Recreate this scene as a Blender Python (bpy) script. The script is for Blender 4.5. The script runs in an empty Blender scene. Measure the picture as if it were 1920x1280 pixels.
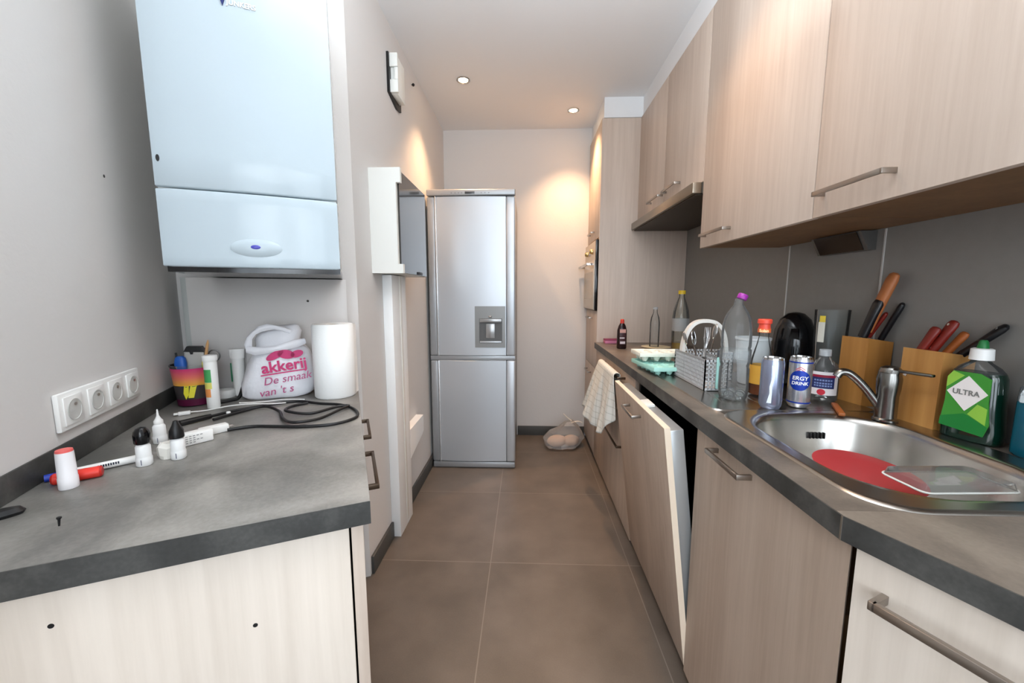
import bpy, bmesh, math, random
from mathutils import Matrix, Vector, noise
random.seed(7)
S = bpy.context.scene
COL = S.collection
PI = math.pi
TH = 0.4343                                   # the left unit and the near right unit stand at this angle to the corridor
RF = Matrix.Rotation(TH, 4, 'Z')
ID = Matrix.Identity(4)
PM = {}                                       # world matrix of every parent

def uv(u, v, z=0.0): return RF @ Vector((u, v, z))
def lin(r, g, b):
    f = lambda c: (c/255/12.92) if c/255 <= .04045 else ((c/255+.055)/1.055)**2.4
    return (f(r), f(g), f(b), 1)

# ------------------------------------------------------------------ materials
def new_mat(name):
    m = bpy.data.materials.new(name); m.use_nodes = True
    nt = m.node_tree; b = nt.nodes['Principled BSDF']
    return m, nt, b
MATS = {}
def flat(name, rgb, rough=.5, metal=0., trans=0., ior=1.45, emit=0., alpha=1., coat=0., bump=0., var=.0, scale=30):
    if name in MATS: return MATS[name]
    m, nt, b = new_mat(name)
    col = lin(*rgb)
    b.inputs['Base Color'].default_value = col
    b.inputs['Roughness'].default_value = rough
    b.inputs['Metallic'].default_value = metal
    b.inputs['Transmission Weight'].default_value = trans
    b.inputs['IOR'].default_value = ior
    b.inputs['Alpha'].default_value = alpha
    b.inputs['Coat Weight'].default_value = coat
    if emit: b.inputs['Emission Color'].default_value = col; b.inputs['Emission Strength'].default_value = emit
    if bump or var:
        tc = nt.nodes.new('ShaderNodeTexCoord'); n = nt.nodes.new('ShaderNodeTexNoise')
        n.inputs['Scale'].default_value = scale; n.inputs['Detail'].default_value = 4
        nt.links.new(tc.outputs['Object'], n.inputs['Vector'])
        if bump:
            bp = nt.nodes.new('ShaderNodeBump'); bp.inputs['Strength'].default_value = bump; bp.inputs['Distance'].default_value = .01
            nt.links.new(n.outputs['Fac'], bp.inputs['Height']); nt.links.new(bp.outputs['Normal'], b.inputs['Normal'])
        if var:
            mx = nt.nodes.new('ShaderNodeMix'); mx.data_type = 'RGBA'
            mx.inputs['A'].default_value = tuple(max(0, c*(1-var)) for c in col[:3])+(1,)
            mx.inputs['B'].default_value = tuple(min(1, c*(1+var)) for c in col[:3])+(1,)
            nt.links.new(n.outputs['Fac'], mx.inputs['Factor']); nt.links.new(mx.outputs['Result'], b.inputs['Base Color'])
    MATS[name] = m
    return m

def thin_clear(name, rgb=(248, 250, 250), gl=.25, haze=.04):
    if name in MATS: return MATS[name]
    m, nt, b = new_mat(name)
    out = nt.nodes['Material Output']
    tr = nt.nodes.new('ShaderNodeBsdfTransparent'); tr.inputs['Color'].default_value = lin(*rgb)
    g = nt.nodes.new('ShaderNodeBsdfGlossy'); g.inputs['Roughness'].default_value = .06
    d = nt.nodes.new('ShaderNodeBsdfDiffuse'); d.inputs['Color'].default_value = (.8, .82, .83, 1)
    lw = nt.nodes.new('ShaderNodeLayerWeight'); lw.inputs['Blend'].default_value = gl
    m1 = nt.nodes.new('ShaderNodeMixShader'); m2 = nt.nodes.new('ShaderNodeMixShader')
    nt.links.new(lw.outputs['Fresnel'], m1.inputs[0]); nt.links.new(tr.outputs[0], m1.inputs[1]); nt.links.new(g.outputs[0], m1.inputs[2])
    m2.inputs[0].default_value = haze
    nt.links.new(m1.outputs[0], m2.inputs[1]); nt.links.new(d.outputs[0], m2.inputs[2])
    nt.links.new(m2.outputs[0], out.inputs['Surface'])
    MATS[name] = m
    return m

def wood(name, c1, c2, axis='Z', fine=70., rough=.5, wave=.0, seed=True):
    if name in MATS: return MATS[name]
    m, nt, b = new_mat(name)
    N = nt.nodes.new
    tc = N('ShaderNodeTexCoord'); mp = N('ShaderNodeMapping'); oi = N('ShaderNodeObjectInfo')
    sc = {'X': (.05, 1, 1), 'Y': (1, .05, 1), 'Z': (1, 1, .05)}[axis]
    mp.inputs['Scale'].default_value = sc
    nt.links.new(tc.outputs['Object'], mp.inputs['Vector'])
    ad = N('ShaderNodeVectorMath'); ad.operation = 'ADD'
    ml = N('ShaderNodeVectorMath'); ml.operation = 'SCALE'; ml.inputs['Scale'].default_value = 9.
    nt.links.new(oi.outputs['Location'], ml.inputs[0]); nt.links.new(mp.outputs[0], ad.inputs[0]); nt.links.new(ml.outputs[0], ad.inputs[1])
    n1 = N('ShaderNodeTexNoise'); n1.inputs['Scale'].default_value = fine; n1.inputs['Detail'].default_value = 5; n1.inputs['Roughness'].default_value = .6
    n2 = N('ShaderNodeTexNoise'); n2.inputs['Scale'].default_value = 9.; n2.inputs['Detail'].default_value = 3; n2.inputs['Distortion'].default_value = .6
    nt.links.new(ad.outputs[0], n1.inputs['Vector']); nt.links.new(ad.outputs[0], n2.inputs['Vector'])
    mm = N('ShaderNodeMath'); mm.operation = 'MULTIPLY_ADD'; mm.inputs[1].default_value = .45
    h = N('ShaderNodeMath'); h.operation = 'MULTIPLY'; h.inputs[1].default_value = .55
    nt.links.new(n2.outputs['Fac'], h.inputs[0]); nt.links.new(n1.outputs['Fac'], mm.inputs[0]); nt.links.new(h.outputs[0], mm.inputs[2])
    rp = N('ShaderNodeValToRGB'); rp.color_ramp.elements[0].position = .32; rp.color_ramp.elements[1].position = .66
    rp.color_ramp.elements[0].color = lin(*c1); rp.color_ramp.elements[1].color = lin(*c2)
    nt.links.new(mm.outputs[0], rp.inputs['Fac']); nt.links.new(rp.outputs['Color'], b.inputs['Base Color'])
    b.inputs['Roughness'].default_value = rough
    MATS[name] = m
    return m

def mottled(name, c1, c2, c3, scale=6., rough=.42):
    m, nt, b = new_mat(name)
    N = nt.nodes.new
    tc = N('ShaderNodeTexCoord')
    n = N('ShaderNodeTexNoise'); n.inputs['Scale'].default_value = scale; n.inputs['Detail'].default_value = 6; n.inputs['Distortion'].default_value = .5
    nt.links.new(tc.outputs['Object'], n.inputs['Vector'])
    n2 = N('ShaderNodeTexNoise'); n2.inputs['Scale'].default_value = 160; nt.links.new(tc.outputs['Object'], n2.inputs['Vector'])
    mm = N('ShaderNodeMath'); mm.operation = 'MULTIPLY_ADD'; mm.inputs[1].default_value = .18
    nt.links.new(n2.outputs['Fac'], mm.inputs[0]); nt.links.new(n.outputs['Fac'], mm.inputs[2])
    rp = N('ShaderNodeValToRGB'); e = rp.color_ramp.elements
    e[0].position = .42; e[1].position = .78; e[0].color = lin(*c1); e[1].color = lin(*c3)
    k = e.new(.58); k.color = lin(*c2)
    nt.links.new(mm.outputs[0], rp.inputs['Fac']); nt.links.new(rp.outputs['Color'], b.inputs['Base Color'])
    b.inputs['Roughness'].default_value = rough
    MATS[name] = m
    return m

def tiled(name):
    m, nt, b = new_mat(name); N = nt.nodes.new; L = nt.links.new
    g = N('ShaderNodeNewGeometry'); sp = N('ShaderNodeSeparateXYZ'); L(g.outputs['Position'], sp.inputs[0])
    def line(axis, off):
        a = N('ShaderNodeMath'); a.operation = 'SUBTRACT'; a.inputs[1].default_value = off; L(sp.outputs[axis], a.inputs[0])
        d = N('ShaderNodeMath'); d.operation = 'DIVIDE'; d.inputs[1].default_value = .644; L(a.outputs[0], d.inputs[0])
        f = N('ShaderNodeMath'); f.operation = 'FRACT'; L(d.outputs[0], f.inputs[0])
        s = N('ShaderNodeMath'); s.operation = 'SUBTRACT'; s.inputs[1].default_value = .5; L(f.outputs[0], s.inputs[0])
        ab = N('ShaderNodeMath'); ab.operation = 'ABSOLUTE'; L(s.outputs[0], ab.inputs[0])
        gt = N('ShaderNodeMath'); gt.operation = 'GREATER_THAN'; gt.inputs[1].default_value = .4968; L(ab.outputs[0], gt.inputs[0])
        fl = N('ShaderNodeMath'); fl.operation = 'FLOOR'; L(d.outputs[0], fl.inputs[0])
        return gt, fl
    gx, fx = line('X', -.161); gy, fy = line('Y', 1.675)
    mx = N('ShaderNodeMath'); mx.operation = 'MAXIMUM'; L(gx.outputs[0], mx.inputs[0]); L(gy.outputs[0], mx.inputs[1])
    cb = N('ShaderNodeCombineXYZ'); L(fx.outputs[0], cb.inputs[0]); L(fy.outputs[0], cb.inputs[1])
    wn = N('ShaderNodeTexWhiteNoise'); L(cb.outputs[0], wn.inputs['Vector'])
    n = N('ShaderNodeTexNoise'); n.inputs['Scale'].default_value = 5; n.inputs['Detail'].default_value = 6; L(g.outputs['Position'], n.inputs['Vector'])
    n2 = N('ShaderNodeTexNoise'); n2.inputs['Scale'].default_value = 220; L(g.outputs['Position'], n2.inputs['Vector'])
    ma = N('ShaderNodeMath'); ma.operation = 'MULTIPLY_ADD'; ma.inputs[1].default_value = .25; L(wn.outputs['Value'], ma.inputs[0]); L(n.outputs['Fac'], ma.inputs[2])
    mb = N('ShaderNodeMath'); mb.operation = 'MULTIPLY_ADD'; mb.inputs[1].default_value = .25; L(n2.outputs['Fac'], mb.inputs[0]); L(ma.outputs[0], mb.inputs[2])
    rp = N('ShaderNodeValToRGB'); rp.color_ramp.elements[0].position = .45; rp.color_ramp.elements[1].position = .95
    rp.color_ramp.elements[0].color = lin(88, 80, 72); rp.color_ramp.elements[1].color = lin(110, 101, 92); L(mb.outputs[0], rp.inputs['Fac'])
    mix = N('ShaderNodeMix'); mix.data_type = 'RGBA'; mix.inputs['B'].default_value = lin(126, 118, 110)
    L(mx.outputs[0], mix.inputs['Factor']); L(rp.outputs['Color'], mix.inputs['A']); L(mix.outputs['Result'], b.inputs['Base Color'])
    b.inputs['Roughness'].default_value = .38
    return m

WALL = flat('wall_paint', (212, 209, 206), .85, bump=.06, scale=90)
CEIL = flat('ceiling_paint', (230, 231, 232), .9, bump=.05, scale=60)
SPLASH = flat('splash_panel_grey', (134, 131, 127), .55, var=.06, scale=40)
FLOOR = tiled('floor_tiles')
SKIRT = flat('dark_skirting', (72, 72, 70), .5, var=.1, scale=20)
WOOD = wood('ash_wood', (188, 170, 155), (208, 192, 178))
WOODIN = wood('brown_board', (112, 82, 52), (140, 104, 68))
WOODEDGE = flat('cream_edge_band', (240, 222, 200), .5)
TOP = mottled('stone_look_laminate', (98, 96, 92), (122, 119, 114), (150, 146, 140), 5., .38)
TOPR = mottled('laminate_wood_reflection', (82, 75, 68), (104, 95, 86), (128, 118, 107), 5., .34)  # right-hand copy of the laminate, reflected wood tone painted into its colour
TOPEDGE = mottled('dark_upstand_shaded_edge', (44, 44, 42), (58, 58, 56), (84, 83, 80), 9., .5)  # dark upstand colour; on front edges it paints shade on the worktop laminate
STEEL = flat('brushed_steel', (176, 172, 166), .26, 1.)
CHROME = flat('chrome', (200, 200, 200), .12, 1.)
NICKEL = flat('satin_nickel', (166, 158, 150), .34, 1.)
WHITE = flat('white_plastic', (236, 236, 233), .4)
WHITEG = flat('white_gloss', (180, 193, 200), .12)
WHITEG.node_tree.nodes['Principled BSDF'].inputs['Specular IOR Level'].default_value = .22
WHITEM = flat('white_lacquer', (232, 233, 228), .5)
BLACK = flat('black_plastic', (18, 18, 19), .4)
BLACKG = flat('black_gloss', (12, 12, 14), .12)
DARK = flat('dark_void', (14, 13, 12), .8)
CLEAR = thin_clear('clear_plastic')
GLASS = thin_clear('clear_glass', (250, 252, 252), .16, .02)

# ------------------------------------------------------------------ mesh builder
class MB:
    def __init__(s, frame=ID): s.bm = bmesh.new(); s.f = frame
    def _new(s, verts, M=None):
        if M is not None:
            for v in verts: v.co = M @ v.co
    def box(s, x0, x1, y0, y1, z0, z1, bev=0., M=None, seg=2):
        t = bmesh.new()
        bmesh.ops.create_cube(t, size=1.)
        for v in t.verts:
            v.co = Vector(((x0+x1)/2+v.co.x*(x1-x0), (y0+y1)/2+v.co.y*(y1-y0), (z0+z1)/2+v.co.z*(z1-z0)))
        if bev > 0:
            bev = min(bev, .49*min(abs(x1-x0), abs(y1-y0), abs(z1-z0)))
            bmesh.ops.bevel(t, geom=list(t.edges), offset=bev, segments=seg, profile=.5, affect='EDGES')
        return s.merge(t, M)
    def merge(s, t, M=None):
        vm = {}
        for v in t.verts: vm[v] = s.bm.verts.new((M @ v.co) if M is not None else v.co)
        for f in t.faces:
            try: s.bm.faces.new([vm[v] for v in f.verts])
            except ValueError: pass
        t.free()
        return s
    def loft(s, rings, cap=True, closed=True, M=None):
        R = []
        for r in rings: R.append([s.bm.verts.new((M @ Vector(p)) if M is not None else p) for p in r])
        n = len(R[0])
        for a, b in zip(R, R[1:]):
            for i in range(n if closed else n-1):
                j = (i+1) % n
                s.bm.faces.new((a[i], a[j], b[j], b[i]))
        if cap:
            s.bm.faces.new(R[0][::-1]); s.bm.faces.new(R[-1])
        return s
    def lathe(s, prof, seg=28, c=(0, 0, 0), M=None, cap=True, sy=1.):
        rings = [[(c[0]+max(r, 1e-5)*math.cos(2*PI*i/seg), c[1]+sy*max(r, 1e-5)*math.sin(2*PI*i/seg), c[2]+z) for i in range(seg)] for r, z in prof]
        return s.loft(rings, cap, True, M)
    def cyl(s, p0, p1, r0, r1=None, seg=20):
        p0, p1 = Vector(p0), Vector(p1); d = p1-p0
        M = Matrix.Translation(p0) @ d.to_track_quat('Z', 'Y').to_matrix().to_4x4()
        return s.lathe([(r0, 0), (r0 if r1 is None else r1, d.length)], seg, M=M)
    def prism(s, poly, a, b, axis='Z', M=None):
        def P(p, t): return {'Z': (p[0], p[1], t), 'Y': (p[0], t, p[1]), 'X': (t, p[0], p[1])}[axis]
        return s.loft([[P(p, a) for p in poly], [P(p, b) for p in poly]], True, True, M)
    def super(s, secs, seg=32, M=None, wob=0., ws=8., cap=True, zmin=None):
        rings = []
        for (z, cx, cy, rx, ry, pw) in secs:
            ring = []
            for i in range(seg):
                t = 2*PI*i/seg; c, q = math.cos(t), math.sin(t)
                x = cx+rx*math.copysign(abs(c)**(2/pw), c); y = cy+ry*math.copysign(abs(q)**(2/pw), q)
                p = Vector((x, y, z))
                if wob: p += wob*noise.noise_vector(p*ws)
                if zmin is not None: p.z = max(p.z, zmin)
                ring.append(p)
            rings.append(ring)
        return s.loft(rings, cap, True, M)
    def tube(s, pts, r, seg=8, sub=6, rend=None):
        P = [Vector(p) for p in pts]
        if sub > 1 and len(P) > 2:
            Q = []
            for i in range(len(P)-1):
                p0 = P[max(i-1, 0)]; p1 = P[i]; p2 = P[i+1]; p3 = P[min(i+2, len(P)-1)]
                for k in range(sub):
                    t = k/sub
                    Q.append(.5*((2*p1)+(p2-p0)*t+(2*p0-5*p1+4*p2-p3)*t*t+(3*p1-p0-3*p2+p3)*t**3))
            Q.append(P[-1]); P = Q
        rings = []; up = Vector((0, 0, 1))
        for i, p in enumerate(P):
            d = (P[min(i+1, len(P)-1)]-P[max(i-1, 0)]).normalized()
            a = d.cross(up)
            if a.length < 1e-3: a = d.cross(Vector((1, 0, 0)))
            a.normalize(); b = a.cross(d)
            rr = r if rend is None else r+(rend-r)*i/(len(P)-1)
            rings.append([p+rr*(math.cos(2*PI*k/seg)*a+math.sin(2*PI*k/seg)*b) for k in range(seg)])
        return s.loft(rings)
    def ball(s, c, rx, ry=None, rz=None, M=None, u=20, v=12):
        t = bmesh.new(); bmesh.ops.create_uvsphere(t, u_segments=u, v_segments=v, radius=1.)
        ry = rx if ry is None else ry; rz = rx if rz is None else rz
        for w in t.verts: w.co = Vector((c[0]+w.co.x*rx, c[1]+w.co.y*ry, c[2]+w.co.z*rz))
        return s.merge(t, M)
    def grid(s, fn, nu, nv):
        V = [[s.bm.verts.new(fn(i/nu, j/nv)) for j in range(nv+1)] for i in range(nu+1)]
        for i in range(nu):
            for j in range(nv): s.bm.faces.new((V[i][j], V[i+1][j], V[i+1][j+1], V[i][j+1]))
        return s
    def text(s, string, size, fn, ext=.0006, bold=0., shear=0., align='LEFT'):
        cu = bpy.data.curves.new('lettering', 'FONT'); cu.body = string; cu.size = size; cu.align_x = align
        cu.extrude = ext; cu.offset = bold; cu.shear = shear; cu.resolution_u = 3
        o = bpy.data.objects.new('lettering', cu); COL.objects.link(o)
        dg = bpy.context.evaluated_depsgraph_get(); me = bpy.data.meshes.new_from_object(o.evaluated_get(dg))
        t = bmesh.new(); t.from_mesh(me)
        for v in t.verts: v.co = Vector(fn(v.co.x, v.co.y, v.co.z))
        bpy.data.objects.remove(o); bpy.data.curves.remove(cu); bpy.data.meshes.remove(me)
        return s.merge(t)
    def build(s, name, mat, parent=None, origin=None, rotz=0., ang=40, label=None, both=None):
        if parent is not None: inv = PM[parent].inverted()
        else:
            W = Matrix.Translation(origin if origin is not None else (0, 0, 0)) @ Matrix.Rotation(rotz, 4, 'Z'); inv = W.inverted()
        T = inv @ s.f
        for v in s.bm.verts: v.co = T @ v.co
        bmesh.ops.recalc_face_normals(s.bm, faces=list(s.bm.faces))
        me = bpy.data.meshes.new(name); s.bm.to_mesh(me); s.bm.free()
        me.materials.append(mat)
        me.polygons.foreach_set('use_smooth', [True]*len(me.polygons))
        me.set_sharp_from_angle(angle=math.radians(ang))
        o = bpy.data.objects.new(name, me); COL.objects.link(o)
        if parent is not None: o.parent = parent; PM[o] = PM[parent]
        else: o.matrix_world = W; PM[o] = W
        if label: o['label'] = label
        return o

def thing(name, label, cat, loc, rotz=0., group=None):
    o = bpy.data.objects.new(name, None); COL.objects.link(o); o.empty_display_size = .05
    o.location = loc; o.rotation_euler = (0, 0, rotz)
    PM[o] = Matrix.Translation(loc) @ Matrix.Rotation(rotz, 4, 'Z')
    o['label'] = label; o['category'] = cat
    if group: o['group'] = group
    return o
def tag(o, label, cat, group=None):
    o['label'] = label; o['category'] = cat
    if group: o['group'] = group
    return o
def struct(name, mb, mat, origin=(0, 0, 0), rotz=0.):
    o = mb.build(name, mat, origin=origin, rotz=rotz); o['kind'] = 'structure'; return o

# =================================================================== THE ROOM
CZ = 2.59; BY = 3.35; LX = -.69; RX = 1.14; TY = 2.85; FZ = -.0
struct('floor', MB().box(-2.8, 2.8, -2.9, 3.5, -.1, 0), FLOOR)
struct('ceiling', MB().box(-2.8, 2.8, -2.9, 3.5, CZ, CZ+.1), CEIL)
struct('wall_back', MB().box(LX-.1, 1.4, BY, BY+.12, 0, CZ), WALL)
struct('wall_left', MB().prism([(LX, 1.568), (LX, BY), (LX-.12, BY), (LX-.12, 1.54)], 0, CZ), WALL)
struct('wall_niche', MB(RF).box(-.67, .035, 1.712, 1.80, 0, CZ), WALL)
struct('wall_side', MB(RF).box(-.67, -.55, .1, 1.712, 0, CZ), WALL)
p = uv(-.55, .1)
struct('wall_entry_left', MB().box(-2.7, p.x, p.y-.02, p.y+.1, 0, CZ), WALL)
struct('wall_right', MB().box(RX, RX+.12, .42, BY, 0, CZ), SPLASH)
struct('wall_right_near', MB().prism([(1.14, .42), (1.48, -.30), (1.60, -.26), (1.26, .46)], 0, CZ), WALL)
struct('wall_entry_right', MB().box(1.48, 2.7, -.38, -.26, 0, CZ), WALL)
struct('wall_west', MB().box(-2.8, -2.7, -2.8, .2, 0, CZ), WALL)
struct('wall_east', MB().box(2.7, 2.8, -2.8, .2, 0, CZ), WALL)
w = MB()
wx = [(-1.9, -.75), (-.35, .80), (1.10, 2.2)]
WZ0, WZ1 = .35, 2.40
xs = [-2.7]+[c for a in wx for c in a]+[2.7]
for i in range(0, len(xs), 2): w.box(xs[i], xs[i+1], -2.8, -2.7, 0, CZ)
for a, b in wx: w.box(a, b, -2.8, -2.7, 0, WZ0); w.box(a, b, -2.8, -2.7, WZ1, CZ)
struct('wall_front', w, WALL)
for i, (a, b) in enumerate(wx):
    f = MB()
    for x0, x1 in ((a, a+.06), (b-.06, b), ((a+b)/2-.03, (a+b)/2+.03)): f.box(x0, x1, -2.79, -2.73, WZ0, WZ1)
    f.box(a, b, -2.79, -2.73, WZ0, WZ0+.06); f.box(a, b, -2.79, -2.73, WZ1-.06, WZ1)
    fr = struct('window_%d' % (i+1), f, WHITEM)
struct('baseboard_back', MB().box(-.07, .52, BY-.014, BY, 0, .085, .003), SKIRT)
struct('baseboard_left', MB().box(LX, LX+.014, 1.58, 1.848, 0, .085, .003).box(LX, LX+.014, 2.063, BY-.014, 0, .085, .003), SKIRT)
# soffit over the tall cabinet and the wall units
UF = .785; UT = 2.455; UB = 1.457; TF = .52
struct('trim_1', MB().box(TF+.012, RX, TY, BY, UT+.003, CZ), CEIL)
struct('trim_2', MB().box(UF+.012, RX, .50, TY, UT+.003, CZ), CEIL)
# seams of the splash panels
sm = MB()
for y in (1.75, 1.30): sm.box(RX-.003, RX, y-.0025, y+.0025, .9, UB)
struct('trim_3', sm, flat('pale_seam', (190, 188, 184), .5))

# ------------------------------------------------------------------ handles
def bow(mb, a, b, out, drop=(0, 0, 0), w=.011, t=.005, leg=.0):
    """flat bow handle from a to b, standing off along 'out'"""
    a, b, out = Vector(a), Vector(b), Vector(out)
    d = (b-a).normalized(); n = out.normalized(); s = d.cross(n)
    def bar(p, q, wx_, tx):
        dd = (q-p); L = dd.length; dd = dd.normalized()
        nn = n if abs(dd.dot(n)) < .5 else d
        ss = dd.cross(nn)
        M = Matrix((dd, nn, ss)).transposed().to_4x4(); M.translation = p
        mb.box(0, L, -tx/2, tx/2, -wx_/2, wx_/2, .001, M)
    bar(a+out, b+out, w, t)
    bar(a, a+out+n*t/2, w, t); bar(b, b+out+n*t/2, w, t)
    return mb

# =================================================================== LEFT UNIT
V0 = .668
cab = thing('base_cabinet', 'pale ash base cabinet under the left worktop, plain side panel with two screw holes', 'cabinet', uv(-.27, 1.2, 0), TH)
WOODSHADE = wood('ash_wood_shaded', (166, 146, 129), (190, 171, 154))  # same ash as the other fronts, shade put into its darker colour
PANW = wood('ash_wood_pale', (208, 195, 181), (228, 216, 203), fine=55)
MB(RF).box(-.545, -.018, V0+.017, V0+.035, .02, .857, .0008).build('side_panel', PANW, cab)
MB(RF).box(-.545, -.02, V0+.036, 1.69, .08, .855).build('carcass', DARK, cab)
for k, (a, b) in enumerate(((V0+.019, 1.165), (1.169, 1.69))):
    dr = MB(RF).box(-.0145, .0055, a, b, .06, .855, .001).build('door', WOOD, cab)
    h0 = (.90, 1.10) if k == 0 else (1.235, 1.40)
    bow(MB(RF), (.006, h0[0], .812), (.006, h0[1], .812), (.036, 0, 0), w=.012, t=.008).build('handle', flat('dark_nickel', (96, 82, 70), .35, 1.), dr)
for hu, hz in ((-.396, .800), (-.164, .717)):
    MB(RF).cyl((hu, V0+.0168, hz), (hu, V0+.019, hz), .0036, seg=12).build('screw_hole', DARK, cab, label='small dark screw hole')
wt = thing('worktop', 'grey stone-look worktop on the left under the wall boiler', 'worktop', uv(-.27, 1.2, .859), TH)
MB(RF).box(-.549, .018, V0+.002, 1.711, .859, .9, .0012).build('slab', TOP, wt)
MB(RF).box(-.549, .018, V0, V0+.0019, .8592, .8995).build('front_edge', TOPEDGE, wt, label='front worktop edge with shade painted in as a darker tone')
MB(RF).box(-.5495, -.545, V0+.002, 1.711, .9002, .949, .001).build('upstand', TOPEDGE, wt, label='dark upstand along the left wall')

# ------------------------------------------------------------------ four-gang socket
so = thing('quad_socket', 'white four-gang power socket strip on the left wall', 'socket', uv(-.55, 1.197, .975), TH)
MB(RF).box(-.5495, -.540, 1.036, 1.358, .974, 1.052, .003).build('faceplate', WHITE, so)
SHADE = flat('socket_well', (196, 196, 192), .5)
for k in range(4):
    c = 1.036+.322*(k+.5)/4
    fr = MB(RF).box(-.540, -.537, c-.030, c+.030, .984, 1.043, .001).build('socket_insert', WHITE, so)
    M = Matrix.Translation((-.5365, c, 1.013)) @ Matrix.Rotation(PI/2, 4, 'Y')
    MB(RF).lathe([(.0225, 0), (.0225, .001), (.0205, .001), (.019, -.004), (.001, -.004)], 28, M=M).build('well', SHADE, fr)
    MB(RF).cyl((-.541, c+.003, 1.024), (-.5345, c+.003, 1.024), .0032, seg=10).build('earth_pin', NICKEL, fr)

# ------------------------------------------------------------------ wall boiler
bo = thing('wall_boiler', 'glossy white gas boiler hanging on the left wall above the worktop', 'boiler', uv(-.222, 1.5, 1.318), TH)
BL, BR, BF = -.432, -.016, 1.262
MB(RF).box(BL+.004, BR-.004, BF+.012, 1.711, 1.33, 2.17, .004).build('casing', WHITEM, bo)
def cover(z0, z1):
    m = MB(RF); rings = []
    zs = [z0, z0+.0015, z0+.004]+[z0+.004+(z1-z0-.008)*i/8 for i in range(1, 8)]+[z1-.004, z1-.0015, z1]
    n = 16
    for z in zs:
        ins = .004 if z in (z0, z1) else (.0012 if z in (z0+.0015, z1-.0015) else 0)
        r = [(BL+ins, BF+.045, z)]
        for i in range(n+1):
            t = i/n; x = BL+.002+ins+(BR-BL-.004-2*ins)*t
            r.append((x, BF+ins-.011*(1-(2*t-1)**2)*.9+(.004 if i in (0, n) else 0), z))
        r.append((BR-ins, BF+.045, z))
        rings.append(r)
    return m.loft(rings)
cover(1.5175, 2.175).build('front_cover', WHITEG, bo, ang=60)
fl = cover(1.321, 1.5145).build('lower_flap', WHITEG, bo, ang=60)
m = MB(RF)
m.super([(-.0, 0, 0, .060, .024, 2), (.003, 0, .0, .052, .019, 2), (.006, 0, .002, .034, .011, 2), (.0065, 0, .002, .010, .004, 2)], 36,
        M=Matrix.Translation((-.222, BF-.010, 1.374)) @ Matrix.Rotation(PI/2, 4, 'X'))
bu = m.build('control_bump', WHITEG, fl)
MB(RF).ball((-.223, BF-.0165, 1.376), .0115, .002, .0055).build('status_lamp', flat('status_blue', (70, 70, 170), .3), bu, label='small oval blue status lamp')
MB(RF).box(BL+.01, BR-.002, BF+.004, 1.711, 1.308, 1.329).build('underside', BLACKG, bo, label='dark underside of the boiler')
# emblem and raised lettering
FV = BF-.0095
MB(RF).prism([(-.268, 2.000), (-.2545, 1.962), (-.241, 2.000), (-.2545, 2.030)], FV-.003, FV+.004, 'Y').build('emblem', flat('emblem_blue', (22, 34, 96), .25), bo, label='dark blue diamond emblem')
MB(RF).text('JUNKERS', .0165, lambda x, y, z: (-.246+x*.96, FV-.0015-z+.0012*x/.07*0, 1.968+y), .0010, .0003).build('lettering', WHITE, bo, label='raised white letters JUNKERS')
MB(RF).super([(0, 0, 0, .0045, .009, 2), (.002, 0, 0, .004, .008, 2)], 16, M=Matrix.Translation((-.418, BF+.002, 1.585)) @ Matrix.Rotation(PI/2, 4, 'X')).build('keyhole', BLACK, bo)

# pipe boxing under the boiler
pb = thing('pipe_boxing', 'flat grey panel boxing in the pipes below the boiler', 'panel', uv(-.255, 1.66, .9), TH)
MB(RF).box(-.497, -.006, 1.62, 1.711, .9005, 1.306, .001).build('front_board', flat('grey_board', (206, 203, 200), .6), pb)
MB(RF).box(-.512, -.4972, 1.622, 1.711, .9005, 1.306, .0005).build('edge_strip', flat('grey_green_edge', (172, 176, 173), .5), pb, label='darker grey edging strip')
MB(RF).ball((-.139, 1.6195, 1.226), .0042, .002, .0042).build('screw_head', flat('screw_dark', (70, 66, 62), .4, .6), pb)

# =================================================================== CORRIDOR LEFT WALL
fb = thing('fuse_box', 'white wall cabinet with a dark glossy door, above the white cable trunking', 'fuse box', (LX, 1.95, 1.345))
MB().prism([(LX, 1.345), (-.548, 1.345), (-.548, 1.385), (-.570, 1.385), (-.570, 1.735), (-.550, 1.735), (-.550, 1.798), (LX, 1.798)], 1.735, 1.755, 'Y').build('end_panel', WHITEM, fb)
MB().box(LX+.001, -.575, 1.756, 2.22, 1.347, 1.796, .002).build('housing', WHITEM, fb)
dr = MB().prism([(1.757, 1.350), (2.20, 1.350), (2.20, 1.795), (1.757, 1.795)], -.5745, -.563, 'X').build('door', flat('smoked_door', (40, 36, 33), .10, 0, coat=.6), fb, label='dark smoked glossy door')
MB().box(-.566, -.556, 2.02, 2.09, 1.352, 1.366, .002).build('latch', BLACK, dr)

tr = thing('cable_trunking', 'tall white cable trunking down the wall from the fuse box to the floor', 'trunking', (LX+.02, 1.95, 0))
MB().box(LX+.0005, -.643, 1.85, 1.968, .001, 1.343, .002).build('duct', flat('trunking_white', (240, 242, 242), .45), tr)
MB().box(LX+.0005, -.643, 1.972, 2.06, .001, 1.343, .002).build('duct', MATS['trunking_white'], tr)
MB().box(-.6428, -.640, 1.955, 1.985, .03, 1.343, .001).build('joint_cover', WHITEM, tr)
MB().prism([(2.062, .50), (2.34, .50), (2.34, .40), (2.30, .385), (2.062, .335)], LX+.0005, -.643, 'X').build('branch', MATS['trunking_white'], tr)

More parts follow.
